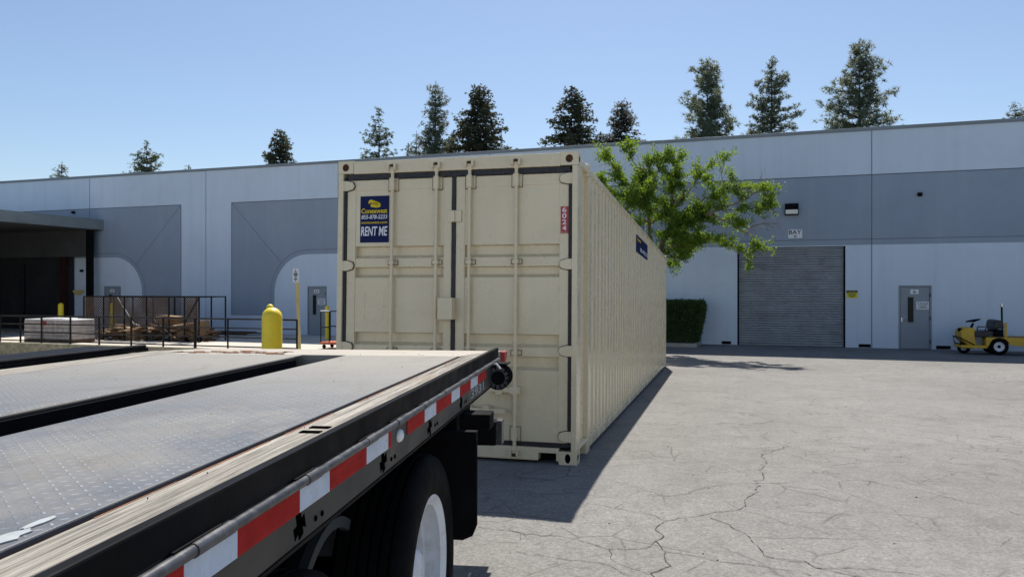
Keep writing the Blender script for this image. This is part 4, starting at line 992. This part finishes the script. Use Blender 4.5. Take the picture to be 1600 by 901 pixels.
p0, p1 = Z8(1085, 545), Z8(1078, 160); b = MB(); b.tube([(p0[0], .5, p0[1]), (p1[0], .5, p1[1])], .028, 8); b.build('beacon_pole', M['black'], uc)
b = MB(); b.lathe([(.05, 0), (.05, .03), (.04, .04), (.04, .10), (.02, .115), (.001, .115)], (p1[0], .5, p1[1]), (0, 0, 1), 16); b.build('beacon', M['chrome'], uc, smooth=True)
for y in (.04, .78):
    wb = MB(); wb.lathe([(.15, .0), (.2, -.02), (.24, -.01), (.27, .03), (.27, .13), (.24, .17), (.15, .16)], (0, y, .27), (0, 1, 0), 36); wh_ = wb.build('wheel', M['tyre'], uc, smooth=True)
    r_ = MB(); r_.lathe([(.155, .01), (.15, .0), (.13, .02), (.11, .05), (.07, .05), (.065, .02), (.001, .02)], (0, y, .27), (0, 1, 0), 28); r_.build('rim', M['rimwhite'], wh_, smooth=True)
    r_ = MB(); r_.lathe([(.05, .0), (.045, -.012), (.001, -.012)], (0, y + .015, .27), (0, 1, 0), 16); r_.build('hub_cap', M['black'], wh_)
wb = MB(); wb.lathe([(.10, .0), (.16, -.01), (.185, .03), (.185, .09), (.16, .12), (.10, .11)], (Z8(640, 0)[0], .46, .185), (0, 1, 0), 30); wb.build('wheel', M['tyre'], uc, smooth=True)
hx = Z8(510, 462); b = MB(); b.lathe([(.001, -.07), (.055, -.06), (.06, .0), (.04, .06), (.001, .07)], (hx[0], .30, hx[1]), (1, 0, 0), 16); b.build('headlight', M['black'], uc, smooth=True).location.x = .16

# ------------------------------------------------------------------ planter, hedge and the leaning tree
pl = empty('planter_kerb', WP(wall_s(1089, 1.7), 0, GZ), (0, 0, -WY), 'low concrete kerb round the planting bed by the hedge', 'kerb')
b = MB(); b.box(-7.5, 0, -1.75, -1.6, -.02, .13); b.box(-.15, 0, -1.599, -.01, -.02, .13); b.build('kerb_stone', M['kerb'], pl, bevel=.015)
b = MB(); b.box(-7.5, -.15, -1.6, -.01, -.02, .08); b.build('soil', M['timber'], pl)

def leaf_quads(b, c, r, rnd, size, m=0):
    n = Vector((rnd.gauss(0, 1), rnd.gauss(0, 1), rnd.gauss(0, 1))).normalized(); u = n.orthogonal().normalized(); v = n.cross(u)
    a_ = rnd.uniform(0, 6.28); u, v = u * math.cos(a_) + v * math.sin(a_), v * math.cos(a_) - u * math.sin(a_)
    s_ = size * rnd.uniform(.6, 1.3)
    b.face([c - u * s_, c + v * s_ * .55, c + u * s_, c - v * s_ * .55], m)
rnd = random.Random(31)
hs1 = wall_s(1101, .6); hz1 = wall_z(470.5, hs1, .6)
hd = empty('clipped_hedge', WP(hs1, .75, GZ), (0, 0, -WY), 'dark green clipped box hedge against the pale wall', 'hedge')
b = MB(); HW, HD = 4.2, .62
def hedge_pt():
    # rounded block, narrower towards the ground at its right-hand end
    x = -rnd.random() * HW; z = .12 + rnd.random() ** .8 * (hz1 - .12); y = rnd.uniform(-HD, HD)
    f = rnd.random()
    if f < .45: y = -HD * (1 + .05 * math.sin(x * 9))
    elif f < .70: z = hz1 - .02 * rnd.random()
    elif f < .92: x = 0
    tt = (z / hz1); ins = .30 * (1 - tt) ** 1.3 + .10 * max(0, (tt - .85) / .15) ** 2
    if x > -ins: x = -ins
    y *= (.78 + .22 * min(1, tt * 1.6))
    return Vector((x, y, z)) + Vector((rnd.gauss(0, .04), rnd.gauss(0, .04), rnd.gauss(0, .035)))
for k in range(20000): leaf_quads(b, hedge_pt(), 0, rnd, .034)
b.build('foliage', M['hedge'], hd, fix=False)
b = MB(); b.prism([(-HW, .02), (-.36, .02), (-.10, hz1 * .6), (-.07, hz1 * .9), (-.14, hz1 - .05), (-HW, hz1 - .05)], -HD * .80, HD * .8, lambda a, c, t: (a, t, c)); b.build('inner_twigs', M['hedgecore'], hd, bevel=.05)
b = MB()
for k in range(5): b.tube([(-.6 - k * .8, 0, -.05), (-.55 - k * .8, 0, .4)], .03, 6)
b.build('stem', M['bark'], hd)

# deciduous tree leaning out from the planter
tb = at(1003, 540, 27.6); tb.z = GZ
tr = empty('leafy_tree', tb, (0, 0, 0), 'bright green broadleaf tree leaning right over the container with bare outer twigs', 'tree')
rnd = random.Random(77); tw = MB(); lf = MB()
def loc(px, py, D): return at(px, py, D) - tb
fork = loc(1020, 408, 26.2)
tw.tube([(0, 0, -.1), (.03, -.3, .9), (.15, -.8, 1.9), fork], [.17, .15, .13, .12], 10)
twigs = []
def branch(pts, r0, r1, leafy, sub=7, bare=0.0):
    pts = [Vector(p) for p in pts]; path = []
    for i in range(len(pts) - 1):
        for k in range(4):
            q = pts[i].lerp(pts[i + 1], k / 4)
            if i or k: q = q + Vector((rnd.gauss(0, .03), rnd.gauss(0, .03), rnd.gauss(0, .03)))
            path.append(q)
    path.append(pts[-1]); n = len(path)
    tw.tube(path, [r0 + (r1 - r0) * i / (n - 1) for i in range(n)], 6)
    main = (path[-1] - path[0]).normalized()
    for k in range(sub):
        i = rnd.randint(n // 4, n - 1); p = path[i]
        dv = (main * .6 + Vector((rnd.gauss(0, .6), rnd.gauss(0, .6), rnd.gauss(.12, .5)))).normalized(); l = rnd.uniform(.3, .8) * (1.1 - .35 * i / n)
        q1 = p + dv * l * .5; q2 = p + dv * l + Vector((0, 0, rnd.uniform(-.12, .10)))
        tw.tube([p, q1, q2], [r1 * .9 + .002, .006, .003], 4); isb = rnd.random() < bare
        for kk in range(3 if isb else 4):
            c = p.lerp(q2, rnd.uniform(.3, 1)); dd_ = (dv + Vector((rnd.gauss(0, .7), rnd.gauss(0, .7), rnd.gauss(0, .6)))).normalized(); e_ = c + dd_ * rnd.uniform(.15, .45)
            tw.tube([c, e_], [.0035, .002], 3, cap=False)
            if not isb: twigs.append((c, e_))
        if not isb: twigs.append((p, q2))
    if leafy and bare < 1: twigs.append((path[n // 2], path[-1]))
br = [  # outlines of the main limbs as they stand, with their distances
 ([(1020,408,26.2),(1045,362,25.3),(1078,335,24.7),(1105,333,24.2),(1135,345,23.9),(1165,362,23.7)], .085, .015, 13, .45),
 ([(1105,333,24.2),(1150,318,23.8),(1180,303,23.4),(1193,290,23.2)], .03, .006, 10, 1.0),
 ([(1135,345,23.9),(1170,355,23.4),(1195,350,23.0),(1208,356,22.8)], .025, .005, 9, 1.0),
 ([(1165,362,23.7),(1176,372,23.5),(1172,384,23.4)], .02, .006, 6, .55),
 ([(1045,362,25.3),(1085,372,24.6),(1120,376,24.2),(1142,384,24)], .04, .01, 11, .4),
 ([(1030,390,25.8),(1055,385,25),(1085,385,24.6)], .035, .01, 9, .1),
 ([(1045,362,25.3),(1050,320,25.0),(1052,285,24.8),(1058,255,24.7)], .06, .01, 12, .1),
 ([(1050,320,25),(1075,300,24.6),(1090,280,24.4),(1094,262,24.3)], .03, .006, 8, .15),
 ([(1078,335,24.7),(1100,310,24.3),(1130,298,24),(1150,295,23.8)], .035, .008, 9, .1),
 ([(1150,295,23.8),(1175,300,23.5),(1190,292,23.3)], .015, .004, 5, .7),
 ([(1130,330,24.0),(1165,325,23.6),(1188,328,23.4)], .02, .006, 7, .1),
 ([(1020,408,26.2),(1015,350,25.8),(1010,300,25.4),(1003,268,25.2),(988,252,25.1)], .08, .012, 14, .12),
 ([(1010,300,25.4),(985,290,25.2),(965,268,25.1),(955,245,25)], .04, .008, 11, .15),
 ([(1015,350,25.8),(985,335,25.5),(955,300,25.3),(938,275,25.2)], .045, .008, 11, .05),
 ([(1010,300,25.4),(1025,270,25.1),(1030,245,25)], .04, .008, 10, .1),
 ([(1015,350,25.8),(1040,330,25.2),(1065,318,24.9)], .04, .01, 9, .1),
 ([(1018,385,26),(990,380,25.7),(965,350,25.5)], .04, .01, 9, .0),
 ([(1020,405,26.1),(1050,400,25.4),(1075,405,25)], .03, .008, 9, .0), ([(1018,395,26),(1000,370,25.4),(985,350,25.2)], .03, .008, 10, .0), ([(1030,385,25.8),(1040,365,25),(1060,350,24.7)], .03, .008, 11, .0), ([(1045,362,25.3),(1070,345,24.6),(1095,340,24.2)], .03, .008, 10, .0), ([(1050,320,25),(1025,310,24.8),(1005,300,24.6)], .03, .008, 10, .0), ([(1015,330,25.6),(995,320,25),(975,310,24.9)], .03, .008, 10, .0),
 ([(988,252,25.1),(985,238,25.1)], .010, .003, 2, .6), ([(965,268,25.1),(948,240,25)], .012, .003, 3, .9),
 ([(1130,298,24),(1128,262,23.9),(1122,250,23.9)], .012, .003, 4, .5), ([(1090,280,24.4),(1105,262,24.3)], .01, .003, 3, .9), ([(1078,335,24.7),(1070,360,24.5),(1075,385,24.4)], .03, .008, 8, .0)]
for pts, r0, r1, sub, bare in br: branch([loc(*p) for p in pts], r0, r1, True, sub, bare)
for c, e_ in twigs:
    l = (e_ - c).length
    for k in range(int(30 + 105 * l)):
        u = rnd.random(); q = c.lerp(e_, u) + Vector((rnd.gauss(0, .06), rnd.gauss(0, .06), rnd.gauss(0, .055)))
        leaf_quads(lf, q, 0, rnd, .036)
tw.build('trunk', M['bark'], tr, smooth=True, fix=False); lf.build('crown', M['leaf'], tr, fix=False)

# ------------------------------------------------------------------ conifers behind the warehouse
def conifer(name, label, px, py_top, py_roof, wpx, D, kind, seed, gaps=.2, lean=0, skirt=None):
    rnd = random.Random(seed); base = at(px, py_roof, D); zt = at(px, py_top, D).z; x, y = base.x, base.y
    t = empty(name, (x, y, GZ), (0, 0, rnd.uniform(0, 6)), label, 'tree', 'conifers behind the warehouse')
    h = zt - GZ; zr = base.z - GZ; hw = wpx / 2 / F * D; vis = h - zr
    ts = max(.45, min(1.0, hw / 2.1)); tk_ = MB(); tk_.tube([(0, 0, -.1), (.05, .02, h * .4), (-.03, .03, h * .8), (0, 0, h)], [.24 * (h / 18) + .06, .17 * h / 18 + .04, .05, .012], 7)
    cr = MB(); z0 = max(2.5, zr - vis * .55 - 1.5); m_ = {'pine': 0, 'dense': 0, 'brown': 0}[kind]
    dens = kind != 'pine'; step = .30 if dens else .42; z = z0
    while z < h - .15:
        f = (h - z) / max(.3, vis); prof = min(1.0, f ** ((.60 if dens else .62) + (.18 if ts < .6 else 0))) * 1.14 * (1 + .10 * math.sin(z * 2.1 + seed))
        n = rnd.randint(6, 8) if dens else rnd.randint(5, 7)
        a0 = rnd.uniform(0, 6.28)
        for k in range(n):
            if rnd.random() < gaps: continue
            an = a0 + 6.283 * k / n + rnd.gauss(0, .25); l = hw * prof * rnd.uniform(.55, 1.2) * (1 + (.15 if dens else .30) * math.sin(an * 2 + seed + z * .55)); l = min(l, hw * 1.28)
            if l < .12: l = .12
            up = rnd.uniform(.05, .5) if not dens else rnd.uniform(-.15, .25)
            dv = Vector((math.cos(an), math.sin(an), 0)); p0_ = Vector((0, 0, z)); p1_ = p0_ + dv * l * .55 + Vector((0, 0, up * l * .35)); p2_ = p0_ + dv * l + Vector((0, 0, up * l * (.9 if not dens else .3)))
            if l > .4: tk_.tube([p0_, p1_, p2_], [.035 + .012 * l, .025, .008], 4, cap=False)
            nt_ = max(2, int(l / (.085 if dens else .115 * max(.7, ts))))
            for j in range(nt_):
                u = rnd.uniform(.22, 1.0) if l > .4 else rnd.random(); c = (p0_.lerp(p1_, u / .55) if u < .55 else p1_.lerp(p2_, (u - .55) / .45)) + Vector((rnd.gauss(0, .10), rnd.gauss(0, .10), rnd.gauss(0, .09)))
                for q in range(2 if l > .5 else 1):
                    c2 = c + Vector((rnd.gauss(0, .13 * ts), rnd.gauss(0, .13 * ts), rnd.gauss(.02, .10 * ts)))
                    if dens:
                        for i in range(8):
                            nv = (dv * .5 + Vector((rnd.gauss(0, .7), rnd.gauss(0, .7), rnd.gauss(0, .5)))).normalized(); ln = rnd.uniform(.10, .24); sd_ = nv.orthogonal().normalized() * .035
                            cr.face([c2 - sd_, c2 + sd_, c2 + nv * ln], m_)
                    else:
                        ax_ = (dv * .5 + Vector((rnd.gauss(0, .3), rnd.gauss(0, .3), .6))).normalized()
                        for i in range(11):
                            nv = (ax_ * .7 + Vector((rnd.gauss(0, .75), rnd.gauss(0, .75), rnd.gauss(-.1, .55)))).normalized(); ln = rnd.uniform(.20, .42) * ts; sd_ = nv.orthogonal().normalized() * .022
                            q_ = c2 + nv * ln + Vector((0, 0, -.05)); cr.face([c2 - sd_, c2 + sd_, q_], m_)
        z += step * rnd.uniform(.7, 1.3)
    for i in range(14):                                         # leader
        nv = Vector((rnd.gauss(0, .4), rnd.gauss(0, .4), 1)).normalized(); c2 = Vector((0, 0, h - .25 - rnd.random() * .6)); sd_ = nv.orthogonal().normalized() * .02; cr.face([c2 - sd_, c2 + sd_, c2 + nv * .35], 0)
    tk_.build('trunk', M['pinebark'], t, fix=False)
    cr.build('crown', M[{'pine': 'needle', 'dense': 'needledark', 'brown': 'needlebrown'}[kind]], t, fix=False)
cfs = [
 ('pine_tree', 'small sparse pine farthest left above the roofline', 97, 252, 280, 34, 70, 'pine', .25),
 ('pine_tree', 'open pine with thin leader above the left grey panel', 229, 219, 274, 46, 66, 'pine', .22),
 ('pine_tree', 'low pine beside the open pine at left, lower crown only', 210, 252, 276, 26, 68, 'pine', .2),
 ('pine_tree', 'tiny pine tip barely clearing the roof between two left trees', 294, 258, 270, 16, 74, 'pine', .2),
 ('redwood_tree', 'compact dark redwood left of the container standing alone', 438, 203, 262, 54, 62, 'dense', .1),
 ('pine_tree', 'slender open pine with bare leader above container left corner', 592, 167, 252, 46, 58, 'pine', .3),
 ('pine_tree', 'short pine tip at left foot of the slender open pine', 566, 238, 252, 14, 62, 'pine', .2),
 ('pine_tree', 'tall narrow pine with clumped crown behind container doors', 681, 126, 250, 62, 57, 'pine', .12),
 ('pine_tree', 'lower side pine left of the tall clumped pine', 651, 204, 250, 36, 60, 'pine', .15),
 ('pine_tree', 'smallest pine tip left of the tall clumped pine', 638, 222, 252, 16, 63, 'pine', .15),
 ('redwood_tree', 'olive-brown low tree squeezed between tall pine and dark redwood', 707, 208, 250, 36, 61, 'brown', .15),
 ('redwood_tree', 'broad dark redwood behind the container header, widest of the redwoods', 750, 134, 246, 88, 58, 'dense', .05),
 ('redwood_tree', 'airy redwood behind the container right corner casting', 893, 135, 238, 82, 60, 'dense', .35),
 ('redwood_tree', 'dense dark redwood above the broadleaf tree', 971, 157, 232, 62, 60, 'dense', .05),
 ('pine_tree', 'low pine between the airy redwood and the dense redwood', 928, 215, 236, 34, 64, 'pine', .25),
 ('pine_tree', 'broad triangular pine left of the two pines above the roll-up door', 1106, 93, 224, 92, 56, 'pine', .14),
 ('pine_tree', 'tiny pine tip at left foot of the broad triangular pine', 1042, 218, 228, 14, 62, 'pine', .1),
 ('pine_tree', 'narrow tall pine with drooping tufts above the wall lamp', 1206, 90, 215, 66, 55, 'pine', .18),
 ('pine_tree', 'tiny pine tip in the gap left of the narrow tall pine', 1158, 207, 218, 12, 62, 'pine', .1),
 ('pine_tree', 'tallest bushy pine, rightmost of the large trees', 1343, 61, 206, 100, 54, 'pine', .08),
 ('pine_tree', 'tiny pine tip just right of the tallest bushy pine', 1411, 193, 203, 12, 62, 'pine', .1),
 ('pine_tree', 'small pine cut by the right edge of the picture', 1586, 158, 190, 34, 60, 'pine', .1)]
for i, (n_, lab, px, pt, pr, wpx, D, kind, gp) in enumerate(cfs): conifer(n_, lab, px, pt, pr, wpx, D, kind, 100 + i, gp)

# small litter on the asphalt
rnd = random.Random(4); b = MB()
for k in range(34):
    p = ground_hit(rnd.uniform(760, 1600), 600 + 300 * rnd.random() ** 1.2); s_ = rnd.uniform(.003, .008)
    mm = Matrix.Translation(p + Vector((0, 0, s_ * .4))) @ Euler((rnd.uniform(0, .5), rnd.uniform(0, .5), rnd.uniform(0, 3))).to_matrix().to_4x4()
    b.box(-s_, s_, -s_ * .6, s_ * .6, -s_ * .4, s_ * .4, rnd.choice((0, 0, 1)), mm)
tag(b.build('ground_litter', [M['soffit'], M['signwhite']], None), 'scattered specks of grit and paper on the sunlit asphalt', 'litter', kind='stuff')
